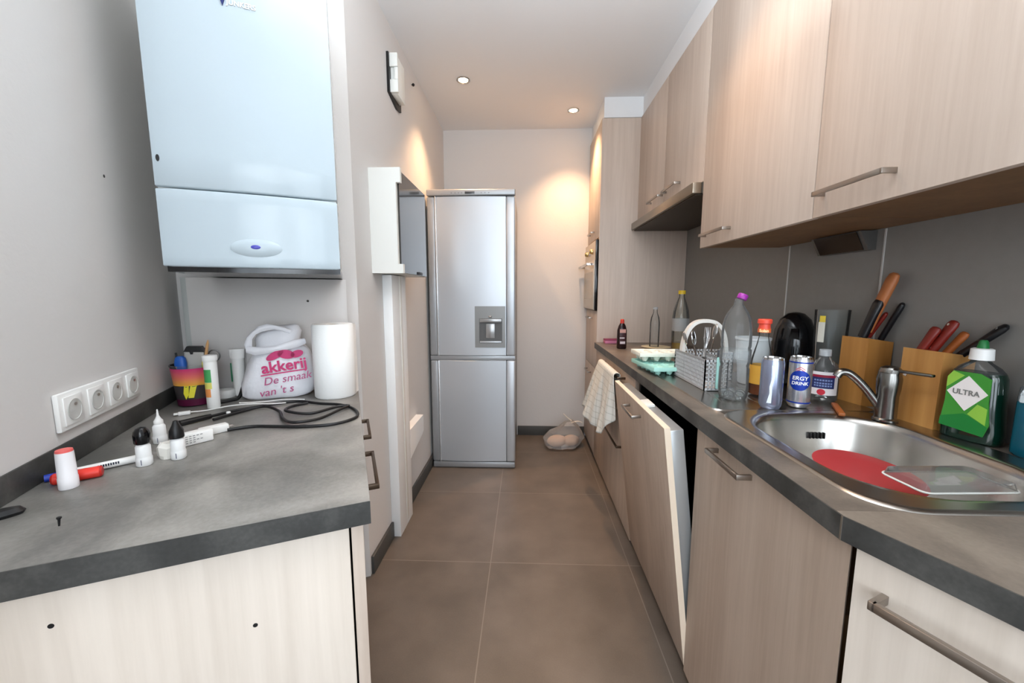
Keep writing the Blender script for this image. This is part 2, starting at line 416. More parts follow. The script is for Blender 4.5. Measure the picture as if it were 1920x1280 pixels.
ch = thing('door_chime', 'small white wall chime box with black backing high on the left wall', 'door chime', (LX, 2.13, 2.22))
MB().prism([(2.022, 2.430), (2.022, 2.245), (2.14, 2.215), (2.20, 2.222), (2.20, 2.430)], LX, LX+.012, 'X').build('backplate', BLACK, ch)
MB().box(LX+.012, LX+.044, 2.045, 2.17, 2.246, 2.428, .002).build('cover', WHITEM, ch)
for z0, z1 in ((2.366, 2.428), (2.247, 2.306)):
    MB().box(LX+.012, LX+.052, 2.030, 2.0448, z0, z1, .002).build('end_block', WHITEM, ch)
MB().box(LX+.034, LX+.052, 2.034, 2.0448, 2.308, 2.364, .001).build('end_block', WHITEM, ch)
o = MB().lathe([(.003, 0), (.004, .004), (.008, .006), (.009, .012), (.004, .018)], 12, M=Matrix.Translation((LX, 2.458, 2.494)) @ Matrix.Rotation(PI/2, 4, 'Y')).build('wall_hook', BLACK, origin=(LX, 2.458, 2.494))
tag(o, 'tiny dark peg on the left wall just under the ceiling', 'hook')

# =================================================================== FRIDGE
FX0, FX1, FY = -.670, -.073, 2.655
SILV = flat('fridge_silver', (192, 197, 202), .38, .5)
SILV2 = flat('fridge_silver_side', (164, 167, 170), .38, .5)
fr = thing('fridge_freezer', 'tall silver fridge freezer with a water dispenser at the end of the corridor', 'fridge', ((FX0+FX1)/2, 2.95, 0))
MB().box(FX0+.006, FX1-.004, FY+.062, 3.325, .03, 1.925, .006).build('body', flat('fridge_body', (120, 122, 124), .4, .5), fr)
def fdoor(z0, z1):
    # gently bowed centre panel between two side strips
    n = 14; rings = []
    for z in (z0, z0+.004, z1-.004, z1):
        e = .004 if z in (z0, z1) else 0
        r = [(FX0+.062, FY+.055, z)]
        for i in range(n+1):
            t = i/n; r.append((FX0+.062+(.47)*t, FY+e+.010-.010*(1-(2*t-1)**2), z))
        r.append((FX0+.062+.47, FY+.055, z)); rings.append(r)
    return MB().loft(rings)
for (z0, z1) in ((.825, 1.900), (.052, .792)):
    d = fdoor(z0, z1).build('door', SILV, fr)
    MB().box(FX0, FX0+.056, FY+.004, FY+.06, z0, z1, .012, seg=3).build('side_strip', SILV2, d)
    MB().box(FX0+.0565, FX0+.0615, FY+.0, FY+.05, z0, z1, .001).build('bright_trim', flat('bright_trim', (235, 237, 238), .2, .6), d)
    MB().box(FX1-.064, FX1, FY+.004, FY+.06, z0, z1, .012, seg=3).build('side_strip', SILV, d)
    if z0 > .5: up = d
    else:
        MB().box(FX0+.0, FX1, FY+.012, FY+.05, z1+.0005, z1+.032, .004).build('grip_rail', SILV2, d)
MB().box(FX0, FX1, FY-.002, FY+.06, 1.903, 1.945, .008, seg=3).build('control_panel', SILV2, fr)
pn = MB().box(-.41, -.345, FY-.0035, FY-.001, 1.912, 1.928, .001).build('display', flat('display_grey', (70, 74, 78), .2), fr)
for x in (-.50, -.475, -.452, -.43, -.30, -.275, -.25): MB().cyl((x, FY-.0035, 1.919), (x, FY, 1.919), .0035, seg=10).build('control_button', flat('button_grey', (110, 112, 115), .4), fr)
MB().box(FX0+.004, FX1-.002, FY+.006, FY+.05, .006, .048, .006).build('plinth', SILV2, fr)
# dispenser niche
m = MB(); a, b, z0, z1 = -.352, -.142, .884, 1.170; ia, ib, iz0, iz1 = -.322, -.164, .917, 1.085; yf = FY-.006
m.box(a, ia, yf, FY+.03, z0, z1); m.box(ib, b, yf, FY+.03, z0, z1); m.box(ia, ib, yf, FY+.03, z0, iz0); m.box(ia, ib, yf, FY+.03, iz1, z1)
dp = m.build('dispenser_frame', flat('dispenser_grey', (138, 139, 138), .35, .4), up)
m = MB(); m.box(ia, ib, FY-.0015, FY+.001, iz0, iz1)
m.build('dispenser_recess', flat('dispenser_shaded', (92, 93, 93), .5), dp)  # nearly flat panel, the recess shade is put into its darker colour
m = MB(); m.box(ia+.004, ib-.004, FY-.016, FY-.002, 1.060, 1.083, .002); m.ball((-.245, FY-.012, 1.098), .012, .008, .007)
m.box(-.275, -.215, FY-.010, FY-.002, .95, 1.05, .002)
m.build('dispenser_spout', flat('spout_grey', (165, 166, 166), .25, .5), dp)
MB().box(ia+.004, ib-.004, FY-.014, FY-.002, .918, .93, .002).build('drip_tray', SILV, dp)
m = MB(); m.super([(0, 0, 0, .009, .022, 2.2), (.0015, 0, 0, .007, .019, 2.2)], 16, M=Matrix.Translation((-.448, FY+.0035, 1.00)) @ Matrix.Rotation(-.25, 4, 'Y') @ Matrix.Rotation(PI/2, 4, 'X'))
m.build('scuff_mark', flat('scuff', (110, 110, 108), .6), up)

# =================================================================== TALL OVEN CABINET
tc = thing('tall_cabinet', 'tall ash oven cabinet closing the far end of the right worktop', 'cabinet', (.83, 3.1, 0))
MB().box(TF, RX-.002, TY, TY+.018, .03, UT, .001).build('side_panel', WOOD, tc)
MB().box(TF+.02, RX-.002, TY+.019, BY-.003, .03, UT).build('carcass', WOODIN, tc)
for z0, z1 in ((1.66, UT-.002), (.70, 1.128), (.04, .696)):
    d = MB().box(TF-.001, TF+.019, TY+.0195, BY-.003, z0, z1, .001).build('door', WOOD, tc)
    hz = z0+.06 if z0 > 1 else z1-.06
    bow(MB(), (TF-.001, 3.05, hz), (TF-.001, 3.22, hz), (-.026, 0, 0)).build('handle', NICKEL, d)
ov = thing('oven', 'built-in steel oven with dark glass side set in the tall cabinet', 'oven', (TF, 3.1, 1.135))
MB().box(TF-.020, TF+.019, TY+.020, BY-.004, 1.135, 1.64, .002).build('body', flat('oven_steel', (196, 186, 172), .35, .6), ov)
MB().box(TF-.022, TF-.001, TY+.001, TY+.0195, 1.135, 1.64, .001).build('side_trim', BLACKG, ov, label='black glass edge')
od = MB().box(TF-.028, TF-.0205, TY+.022, BY-.006, 1.142, 1.50, .002).build('door', flat('oven_door', (206, 196, 182), .3, .3), ov)
MB().box(TF-.0295, TF-.0283, TY+.09, BY-.05, 1.215, 1.42).build('window', flat('oven_window', (168, 158, 140), .15), od)
bow(MB(), (TF-.028, TY+.05, 1.47), (TF-.028, BY-.03, 1.47), (-.045, 0, 0), w=.016, t=.012).build('handle', CHROME, od)
for y in (3.0, 3.22): MB().lathe([(.019, 0), (.019, .006), (.015, .022), (.013, .024)], 20, M=Matrix.Translation((TF-.020, y, 1.57)) @ Matrix.Rotation(-PI/2, 4, 'Y')).build('knob', flat('brass_knob', (200, 176, 120), .25, .9), ov)
MB().box(TF-.0215, TF-.0205, 3.07, 3.16, 1.55, 1.59).build('display', flat('oven_display', (200, 205, 225), .2), ov)

# =================================================================== WALL UNITS
def wall_unit(label, y0, y1, zb, doors, handles):
    c = thing('wall_cabinet', label, 'cabinet', (UF+.18, (y0+y1)/2, zb), 0, 'ash wall cabinets')
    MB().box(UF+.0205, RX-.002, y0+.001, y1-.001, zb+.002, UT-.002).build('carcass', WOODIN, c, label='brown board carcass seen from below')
    for (a, b), (h0, h1, hz) in zip(doors, handles):
        d = MB().box(UF, UF+.0195, a+.0012, b-.0012, zb, UT, .0008).build('door', WOOD, c)
        bow(MB(), (UF, h0, hz), (UF, h1, hz), (-.03, 0, 0), w=.012, t=.006).build('handle', NICKEL, d)
    return c
wall_unit('nearest ash wall cabinet on the right, above the sink', .50, 1.125, UB, [(.50, 1.125)], [(.888, 1.088, 1.512)])
wall_unit('middle ash wall cabinet on the right, between the sink cabinet and the hood', 1.127, 1.820, UB, [(1.127, 1.820)], [(1.56, 1.765, 1.505)])
wall_unit('short two-door ash wall cabinet above the cooker hood', 1.822, TY-.002, 1.750, [(1.822, 2.333), (2.333, TY-.002)], [(2.09, 2.285, 1.818), (2.345, 2.55, 1.818)])
hd = thing('cooker_hood', 'slim steel cooker hood with dark underside below the short wall cabinet', 'cooker hood', (.95, 2.33, 1.695))
MB().box(.742, .782, 1.826, TY-.01, 1.700, 1.747, .002).build('front_rail', flat('hood_steel', (150, 140, 126), .3, .9), hd)
MB().box(.783, RX-.002, 1.826, TY-.01, 1.700, 1.747).build('body', flat('hood_grey', (90, 86, 80), .5, .3), hd)
MB().box(.760, RX-.01, 1.84, TY-.02, 1.694, 1.6995).build('filter', flat('hood_filter', (60, 50, 40), .5, .2), hd, label='dark grease filter underside')
ub = thing('corner_socket_block', 'dark wedge socket block fixed under the wall cabinets above the sink', 'socket', (1.11, 1.44, 1.395))
MB().prism([(1.085, UB-.001), (RX-.001, UB-.001), (RX-.001, 1.395), (1.115, 1.395)], 1.33, 1.55, 'Y').build('housing', flat('block_grey', (104, 103, 100), .4, .5), ub)
MB().prism([(1.083, UB-.004), (1.0845, UB-.004), (1.114, 1.396), (1.1125, 1.396)], 1.345, 1.535, 'Y').build('socket_face', BLACKG, ub)

# =================================================================== RIGHT BASE UNITS
BFX = .52
def base_unit(label, y0, y1):
    c = thing('base_cabinet', label, 'cabinet', (.83, (y0+y1)/2, 0), 0, 'ash base units')
    MB().box(BFX+.021, RX-.002, y0+.001, y1-.001, .02, .70).build('carcass', WOODIN, c)
    return c
# drawers at the far end
c = base_unit('far ash drawer unit on the right, with the tea towel on its top handle', 1.815, TY-.002)
for z0, z1, hz, hy in ((.60, .855, .815, (2.0, 2.50)), (.03, .597, .45, (1.98, 2.42))):
    d = MB().box(BFX, BFX+.020, 1.817, TY-.004, z0, z1, .001).build('drawer', WOODSHADE, c)
    bow(MB(), (BFX, hy[0], hz), (BFX, hy[1], hz), (-.04, 0, 0), w=.012, t=.007).build('handle', flat('dark_nickel', (96, 82, 70), .35, 1.), d)
c = base_unit('ash sink cabinet with one door, left of the near drawer', .625, 1.147)
MB().prism([(BFX, .592), (BFX, 1.147), (BFX+.02, 1.147), (BFX+.02, .612)], .03, .855).build('door', WOODSHADE, c)
d = c.children[-1]
bow(MB(), (BFX, .865, .832), (BFX, 1.02, .832), (-.032, 0, 0), w=.013, t=.007).build('handle', NICKEL, d)
# dishwasher with its door ajar
dw = thing('dishwasher', 'integrated dishwasher with its ash-fronted door tilted open below the worktop', 'dishwasher', (.83, 1.475, 0))
MB().box(BFX+.02, RX-.002, 1.152, 1.165, .03, .855).box(BFX+.02, RX-.002, 1.795, 1.811, .03, .855).box(1.10, RX-.002, 1.165, 1.795, .03, .855).box(BFX+.02, 1.10, 1.165, 1.795, .03, .12).build('tub', flat('tub_dark', (24, 24, 25), .35, .5), dw)
MD = Matrix.Translation((BFX, 0, .045)) @ Matrix.Rotation(-math.atan2(.100, .80), 4, 'Y')
dd = MB()
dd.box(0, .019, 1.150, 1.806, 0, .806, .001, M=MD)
dd = dd.build('door', WOODSHADE, dw)
MB().box(.0003, .0187, 1.1482, 1.1499, 0, .806, M=MD).box(.0003, .0187, 1.150, 1.806, .8062, .8076, M=MD).build('edge_band', WOODEDGE, dd, label='cream edge banding')
MB().box(.0195, .065, 1.165, 1.80, .06, .792, .004, M=MD).build('inner_door', flat('inner_door_grey', (176, 178, 178), .3, .5), dd)
bow(MB(), MD @ Vector((0, 1.40, .765)), MD @ Vector((0, 1.55, .765)), MD.to_3x3() @ Vector((-.032, 0, 0)), w=.012, t=.007).build('handle', NICKEL, dd)
MB().box(.022, .055, 1.40, 1.48, .793, .803, .002, M=MD).build('door_latch', WHITEM, dd)
# near drawer, standing at the angle of the left unit
c = thing('base_cabinet', 'nearest pale ash drawer unit on the right, with a long bar handle', 'cabinet', uv(.95, .05, 0), TH)
MB(RF).box(.746, 1.10, -.25, .10, .02, .70).build('carcass', WOODIN, c)
d = MB(RF).prism([(.724, -.25), (.744, -.25), (.744, .286), (.724, .312)], .03, .855).build('drawer', PANW, c)
bow(MB(RF), (.724, .03, .795), (.724, .272, .795), (-.034, 0, 0), w=.014, t=.009).build('handle', NICKEL, d)

# worktops with a hole for the bowl
HX0, HX1, HY0, HY1 = .612, .992, .652, 1.128
wt = thing('worktop', 'long grey stone-look worktop on the right carrying the sink', 'worktop', (.82, 1.7, .859))
m = MB()
m.box(.507, RX-.001, 1.158, TY-.001, .859, .9); m.box(.507, .585, .6125, 1.158, .859, .9); m.box(1.02, RX-.001, .6125, 1.158, .859, .9)
m.prism([(.585, .6125), (.655, .6125), (.625, .628), (.602, .650), (.585, .68)], .859, .9); m.prism([(1.02, .6125), (.965, .6125), (.995, .628), (1.012, .650), (1.02, .68)], .859, .9)
m.build('slab', TOPR, wt)
MB().box(.505, .5069, .597, TY-.001, .8592, .8996).build('front_edge', TOPEDGE, wt, label='front worktop edge with shade painted in as a darker tone')
MB().box(.5045, .5056, .5955, .5985, .8591, .8997).build('joint_strip', flat('joint_metal', (150, 142, 130), .3, .8), wt)
wt2 = thing('worktop', 'short angled worktop piece in the near right corner, in front of the sink', 'worktop', (.8, .45, .859), 0)
c0 = Vector((.505, .5965)); dv = Vector((-RF[0][1], -RF[1][1])); nu = Vector((RF[0][0], RF[1][0]))
e = c0+dv*.62
poly = [tuple(c0+nu*.002), tuple(e+nu*.002), tuple(e+nu*.55), (1.138, .42), (1.138, .612), (.585, .612), (.5075, .612), (.5075, .5985)]
MB().prism(poly, .859, .9).build('slab', TOPR, wt2)
MB().prism([tuple(c0), tuple(c0+nu*.0019), tuple(e+nu*.0019), tuple(e)], .8592, .8996).build('front_edge', TOPEDGE, wt2, label='front worktop edge with shade painted in as a darker tone')

# ------------------------------------------------------------------ sink and tap
sk = thing('sink', 'stainless steel inset sink with drainer, a red plate in its bowl', 'sink', (.80, 1.2, .9))
def rrect(x0, x1, y0, y1, r, z, n=8):
    pts = []
    for cx, cy, a0 in ((x1-r, y1-r, 0), (x0+r, y1-r, PI/2), (x0+r, y0+r, PI), (x1-r, y0+r, 3*PI/2)):
        for i in range(n+1):
            a = a0+PI/2*i/n; pts.append((cx+r*math.cos(a), cy+r*math.sin(a), z))
    return pts
m = MB()
m.loft([rrect(.566, 1.058, .604, 1.16, .09, .9003), rrect(.570, 1.054, .608, 1.157, .09, .9045), rrect(.578, 1.046, .616, 1.150, .09, .9040),
        rrect(.598, 1.006, .636, 1.140, .14, .9040), rrect(.606, .998, .645, 1.134, .14, .9035), rrect(.614, .990, .654, 1.126, .14, .899), rrect(.618, .986, .658, 1.122, .14, .885),
        rrect(.628, .976, .668, 1.112, .14, .80), rrect(.645, .96, .69, 1.09, .13, .755), rrect(.69, .91, .74, 1.04, .10, .745)], cap=False)
m.bm.faces.new(m.bm.verts[-36:])
m.build('bowl', STEEL, sk, ang=50)
m = MB()
m.loft([rrect(.566, 1.058, 1.1585, 1.74, .03, .9003, 6), rrect(.569, 1.055, 1.161, 1.737, .03, .9045, 6), rrect(.577, 1.047, 1.169, 1.729, .03, .904, 6), rrect(.60, .985, 1.19, 1.71, .03, .9015, 6)])
m.build('drainer', STEEL, sk)
m = MB()
for i in range(6):
    x = .65+.055*i
    m.loft([[(x-.009, y, .9014), (x, y, .9014+h), (x+.009, y, .9014)] for y, h in ((1.24, .0003), (1.27, .003), (1.64, .003), (1.67, .0003))], True, True)
m.build('drainer_ribs', STEEL, sk)
m = MB()
for i in range(5): m.box(.822+.010*i, .8265+.010*i, 1.108, 1.1185, .835, .853, .0015)
m.build('overflow_slots', BLACK, sk)
MB().lathe([(.001, 0), (.038, 0), (.042, .003), (.045, .001)], 28, c=(.80, .89, .7452)).build('drain_strainer', CHROME, sk)

tp = thing('mixer_tap', 'grey steel single-lever mixer tap at the back of the sink', 'tap', (.995, 1.075, .904))
DST = flat('tap_steel', (128, 126, 122), .25, 1.)
MB().lathe([(.028, 0), (.028, .005), (.024, .009), (.0235, .07), (.026, .09), (.027, .118), (.024, .134), (.010, .142), (.001, .143)], 28, c=(.995, 1.075, .9045)).build('body', DST, tp)
MB().tube([(.990, 1.080, .930), (.970, 1.089, .962), (.943, 1.099, 1.000), (.915, 1.108, 1.028), (.896, 1.114, 1.031), (.886, 1.116, 1.018)], .0105, 14, 6).build('spout', DST, tp)
M = Matrix.Translation((.995, 1.075, 1.046)) @ Matrix.Rotation(-1.35, 4, 'Z') @ Matrix.Rotation(.10, 4, 'Y')
m = MB(); m.super([(-.012, 0, 0, .025, .023, 2), (.004, .002, 0, .024, .020, 2), (.010, .004, 0, .016, .013, 2)], 24, M=M)
m.box(.01, .095, -.007, .007, -.004, .004, .003, M=M @ Matrix.Rotation(-.12, 4, 'Y')); m.build('lever', DST, tp)

# =================================================================== THINGS IN AND BEHIND THE SINK
RED = flat('red_glaze', (166, 50, 54), .45)
M = Matrix.Translation((.800, .893, .838)) @ Matrix.Scale(.82, 4) @ Matrix.Rotation(.10, 4, 'X') @ Matrix.Rotation(.05, 4, 'Y')
m = MB(); m.lathe([(.001, -.012), (.07, -.012), (.085, -.008), (.125, .0), (.1265, .002), (.124, .003), (.083, -.004), (.001, -.006)], 48, M=M)
o = m.build('dinner_plate', RED, origin=(.80, .905, .823)); tag(o, 'round red plate lying in the sink bowl', 'plate')
tl = thing('clear_lid', 'clear plastic rectangular lid lying over the red plate in the sink', 'lid', (.865, .775, .872), 0)
CL2 = thin_clear('clear_lid_plastic', (205, 210, 208), .3, .10)
M = Matrix.Translation((.858, .778, .872)) @ Matrix.Rotation(.05, 4, 'Z')
m = MB(); m.loft([rrect(-.095, .095, -.046, .046, .015, .0, 4), rrect(-.092, .092, -.043, .043, .015, .014, 4), rrect(-.08, .08, -.033, .033, .012, .0155, 4)], cap=False, M=M)
m.bm.faces.new(m.bm.verts[-20:]); m.build('pan', CL2, tl)
m = MB(); m.tube([M @ Vector(p) for p in rrect(-.096, .096, -.047, .047, .015, .0, 4)+[rrect(-.096, .096, -.047, .047, .015, .0, 4)[0]]], .0022, 6, 1); m.build('rim', flat('rim_clear', (214, 218, 214), .15, 0), tl)

def knife_block(label, cx, cy, w, d, h, rz, woodm):
    t = thing('knife_block', label, 'knife block', (cx, cy, .9), rz, 'wooden knife blocks by the sink')
    M = PM[t]
    m = MB(); poly = [(-d/2, .0), (d/2, 0), (d/2+.006, h-.012), (-d/2+.003, h)]
    m.prism(poly, -w/2, w/2, 'Y', M=M @ Matrix.Translation((0, 0, .0005)))
    m.build('block', woodm, t)
    return t
BLK = wood('beech_block', (150, 98, 40), (196, 140, 72), fine=25)
BLK2 = wood('beech_block_pale', (166, 112, 52), (214, 160, 92), fine=25)
k1 = knife_block('wooden knife block nearer the black kettle, holding the tall brown-handled knife', 1.086, 1.268, .09, .08, .215, .10, BLK)
k2 = knife_block('wooden knife block behind the tap, between the other block and the green bottle', 1.086, 1.052, .10, .082, .205, .05, BLK2)

def knife(label, base, tip, r, mat, riv=False, flatk=.62, blade=True, group=None):
    base, tip = Vector(base), Vector(tip); d = (tip-base); L = d.length
    M = Matrix.Translation(base) @ d.to_track_quat('Z', 'Y').to_matrix().to_4x4() @ Matrix.Rotation(.6, 4, 'Z')
    t = thing('knife', label, 'knife', tuple(base), 0, 'knives in the two wooden blocks')
    m = MB(); m.super([(0, 0, 0, r*.85, r*flatk, 2.6), (L*.15, 0, 0, r*.9, r*flatk, 2.6), (L*.55, 0, 0, r*.95, r*flatk, 2.6), (L*.88, 0, 0, r*1.1, r*flatk, 2.4), (L*.97, 0, 0, r*.9, r*flatk*.8, 2.2), (L, 0, 0, r*.4, r*flatk*.4, 2)], 18, M=M)
    h = m.build('handle', mat, t)
    if riv:
        m = MB()
        for q in (.14, .5, .86): m.cyl(M @ Vector((0, -r*flatk-.0005, L*q)), M @ Vector((0, r*flatk+.0005, L*q)), r*.24, seg=10)
        m.build('rivets', CHROME, h)
    m = MB(); m.box(-r*.8, r*.8, -.001, .001, -.07, 0, M=M); m.build('blade', CHROME, t)
HB = flat('brown_handle', (172, 104, 58), .5, var=.15)
HR = flat('red_brown_handle', (120, 30, 20), .4, var=.15)
HO = flat('orange_wood_handle', (160, 86, 34), .5, var=.15)
HK = flat('black_handle', (16, 16, 20), .35)
knife('tall brown wooden handle rising highest from the far knife block', (1.080, 1.263, 1.135), (1.113, 1.223, 1.315), .020, HB)
knife('thick black knife handle in front of the brown one in the far knife block', (1.070, 1.263, 1.115), (1.092, 1.240, 1.235), .017, HK)
knife('thin dark red knife handle in the far knife block', (1.103, 1.278, 1.115), (1.116, 1.240, 1.195), .010, HR)
knife('slim black knife handle nearest the wall in the far knife block', (1.116, 1.250, 1.11), (1.130, 1.206, 1.225), .013, HK)
knife('shorter red-brown knife handle at the left of the near knife block', (1.062, 1.072, 1.095), (1.080, 1.052, 1.165), .013, HR)
knife('longer red-brown riveted knife handle in the near knife block', (1.076, 1.059, 1.095), (1.100, 1.029, 1.183), .014, HR, True)
knife('orange wooden knife handle in the middle of the near knife block', (1.094, 1.042, 1.09), (1.114, 1.014, 1.155), .0115, HO)
knife('black knife handle with three silver rivets leaning right in the near knife block', (1.104, 1.019, 1.09), (1.130, 0.946, 1.178), .0125, HK, True)

# dish soap
SG = flat('dark_green_liquid', (6, 34, 24), .12, coat=.4)
t = thing('dish_soap_bottle', 'dark green dish soap bottle with white cap and lime label', 'bottle', (1.074, .940, .9), -1.30)
M = PM[t] @ Matrix.Diagonal((.93, 1.0, 1.05, 1))
def sb(z, k): return (z, 0, 0, .058*k, .032*min(1, k*1.05), 2.6)
m = MB(); m.super([(.0008, 0, 0, .05, .026, 2.6), (.006, 0, 0, .056, .031, 2.6), (.03, 0, 0, .058, .032, 2.6), (.08, 0, 0, .053, .031, 2.6), (.12, 0, 0, .052, .031, 2.6), (.15, 0, 0, .050, .030, 2.5), (.160, 0, 0, .046, .028, 2.4)], 36, M=M)
m.build('liquid_body', SG, t)
m = MB(); m.super([(.160, 0, 0, .046, .028, 2.4), (.172, 0, 0, .036, .025, 2.2), (.182, 0, 0, .020, .018, 2), (.190, 0, 0, .014, .014, 2)], 36, M=M); m.build('clear_shoulder', CLEAR, t)
m = MB(); m.super([(.188, 0, 0, .0215, .0215, 2), (.212, 0, 0, .020, .020, 2), (.214, 0, 0, .016, .016, 2)], 28, M=M); m.build('cap', WHITE, t)
m = MB(); m.super([(.213, 0, 0, .011, .011, 2), (.228, 0, 0, .0085, .0085, 2), (.232, 0, 0, .006, .006, 2)], 20, M=M); m.build('nozzle', flat('green_nozzle', (22, 110, 52), .4), t)
def lab(poly, off, mat, name, par):
    m = MB(); m.prism(poly, -.0315-off, -.0300, 'Y', M=M)
    return m.build(name, mat, par)
lb = lab([(-.046, .030), (.038, .022), (.046, .05), (.040, .10), (.040, .150), (.020, .160), (-.030, .160), (-.040, .14), (-.040, .09)], .0012, flat('label_green', (60, 140, 50), .4), 'label', t)
lab([(-.046, .030), (.038, .022), (.044, .045), (.0, .066), (-.045, .05)], .0016, flat('label_deep_green', (24, 120, 50), .4), 'label_base', lb)
lab([(0, .152), (.038, .116), (0, .072), (-.038, .112)], .0022, flat('label_white', (232, 226, 222), .5), 'label_diamond', lb)
for pl in ([(-.040, .120), (-.008, .152), (-.030, .160), (-.040, .145)], [(.006, .066), (.040, .048), (.040, .085), (.022, .092)]): lab(pl, .0018, flat('label_lime', (140, 190, 70), .4), 'label_fruit', lb)
m = MB(); m.text('ULTRA', .0165, lambda x, y, z: M @ Vector((-.0265+x, -.0345-z, .1085+y)), .0003, .0003); m.build('lettering', flat('label_grey_print', (120, 120, 116), .5), lb, label='grey letters ULTRA')
# blue bottle at the right
t = thing('blue_bottle', 'clear bottle half full of teal blue liquid, right of the dish soap', 'bottle', (1.098, .835, .9))
m = MB(); m.super([(.0008, 0, 0, .030, .030, 2.6), (.006, 0, 0, .034, .034, 2.8), (.118, 0, 0, .034, .034, 2.8), (.12, 0, 0, .033, .033, 2.8)], 28, M=PM[t]); m.build('blue_liquid', flat('teal_liquid', (14, 88, 108), .15), t)
m = MB(); m.super([(.121, 0, 0, .034, .034, 2.8), (.150, 0, 0, .033, .033, 2.6), (.170, 0, 0, .018, .018, 2), (.185, 0, 0, .015, .015, 2)], 28, M=PM[t]); m.build('clear_top', CLEAR, t)
m = MB(); m.lathe([(.018, .186), (.018, .205), (.016, .207)], 20, M=PM[t]); m.build('cap', WHITE, t)
m = MB()
for i in range(3): m.box(-.036, -.0342, -.02+.014*i, -.014+.014*i, .120, .136+.006*(i % 2), M=PM[t])
m.build('label_print', flat('pale_print', (210, 222, 226), .5), t)

# wooden brush handle behind the tap
M = Matrix.Translation((.935, 1.160, .9085)) @ Matrix.Rotation(1.05, 4, 'Z')
o = MB().box(-.065, .065, -.008, .008, -.004, .006, .003, M=M).build('wooden_stick', flat('orange_wood', (150, 84, 36), .5, var=.15), origin=(.935, 1.160, .9045))
tag(o, 'short orange-brown wooden stick lying by the tap', 'stick')

# ------------------------------------------------------------------ cans
def wrapz(cx, cy, r, a0):
    return lambda x, y, z: (cx+(r+z)*math.cos(a0+x/r), cy+(r+z)*math.sin(a0+x/r), y)
def can(label, cx, cy, r, h, z0, body):
    t = thing('drink_can', label, 'can', (cx, cy, z0), 0, 'drink cans by the sink')
    m = MB(); m.lathe([(r*.72, .001), (r*.80, .0), (r*.98, .010), (r, .016), (r, h-.016), (r*.93, h-.006)], 36, M=PM[t]); m.build('body', body, t)
    m = MB(); m.lathe([(r*.93, h-.006), (r*.90, h), (r*.84, h), (r*.82, h-.005), (r*.001, h-.005)], 36, M=PM[t], cap=False); ld = m.build('lid', CHROME, t)
    m = MB(); m.lathe([(r*.3, h-.0048), (r*.3, h-.003), (r*.1, h-.003)], 16, M=PM[t] @ Matrix.Translation((0, r*.2, 0)) @ Matrix.Diagonal((.7, 1.2, 1, 1))); m.build('ring_pull', NICKEL, ld)
    return t
ZS = .9045
CAN1 = flat('can_silver_blue', (150, 158, 182), .24, .75)
CAN2 = flat('can_silver', (196, 198, 204), .25, .8)
c1 = can('slim silver-blue drink can nearest the sink, left of the other can', .752, 1.188, .0305, .156, ZS, CAN1)
c2 = can('silver drink can with a round blue ENERGY DRINK badge', .850, 1.208, .0305, .156, ZS, CAN2)
CB = flat('can_blue', (26, 58, 160), .3, .3)
r = .0305; A0 = math.atan2(-1.208, -.850)
m = MB(); fn = wrapz(.850, 1.208, r, A0)
n = 20
for i in range(-n, n):
    x0, x1 = i/n*.029, (i+1)/n*.029
    h0, h1 = .031*math.sqrt(max(0, 1-(i/n)**2)), .031*math.sqrt(max(0, 1-((i+1)/n)**2))
    vs = [Vector(fn(x, y+ZS+.085, .0007)) for x, y in ((x0, -h0), (x1, -h1), (x1, h1), (x0, h0))]
    vv = [m.bm.verts.new(p) for p in vs]
    m.bm.faces.new(vv)
bd = m.build('badge', CB, c2, label='round blue badge')
m = MB()
m.text('ERGY', .0165, lambda x, y, z: fn(x-.020, y+ZS+.087, .001+z), .0002, .0004, .1)
m.text('DRINK', .0140, lambda x, y, z: fn(x-.021, y+ZS+.072, .001+z), .0002, .0004, .1)
m.build('lettering', WHITE, bd, label='white letters on the blue badge')
for zz, hh in ((.138, .004), (.014, .004)): MB().lathe([(r+.0004, ZS+zz), (r+.0004, ZS+zz+hh)], 36, c=(.850, 1.208, 0), cap=False).build('blue_band', CB, c2)
m = MB()
for i in range(3):
    for s in (-1, 1):
        vv = [m.bm.verts.new(fn(x, y+ZS, .0007)) for x, y in ((0, .128-.006*i), (s*.012, .120-.006*i), (s*.012, .117-.006*i), (0, .125-.006*i))]
        m.bm.faces.new(vv)
m.build('red_chevrons', flat('chevron_red', (200, 90, 96), .4), c2)
# pale streak wrap of the first can
m = MB(); fn1 = wrapz(.752, 1.188, .0305, math.atan2(-1.188, -.752))
m.loft([[Vector(fn1(x0, ZS+z, .0006)), Vector(fn1(x0+w_, ZS+z, .0006))] for x0, w_, z in ((-.002, .007, .135), (.001, .006, .10), (-.004, .007, .07), (-.003, .006, .05), (-.009, .012, .02))], cap=False, closed=False)
m.build('pale_streak', flat('streak_pale', (226, 234, 240), .3), c1)

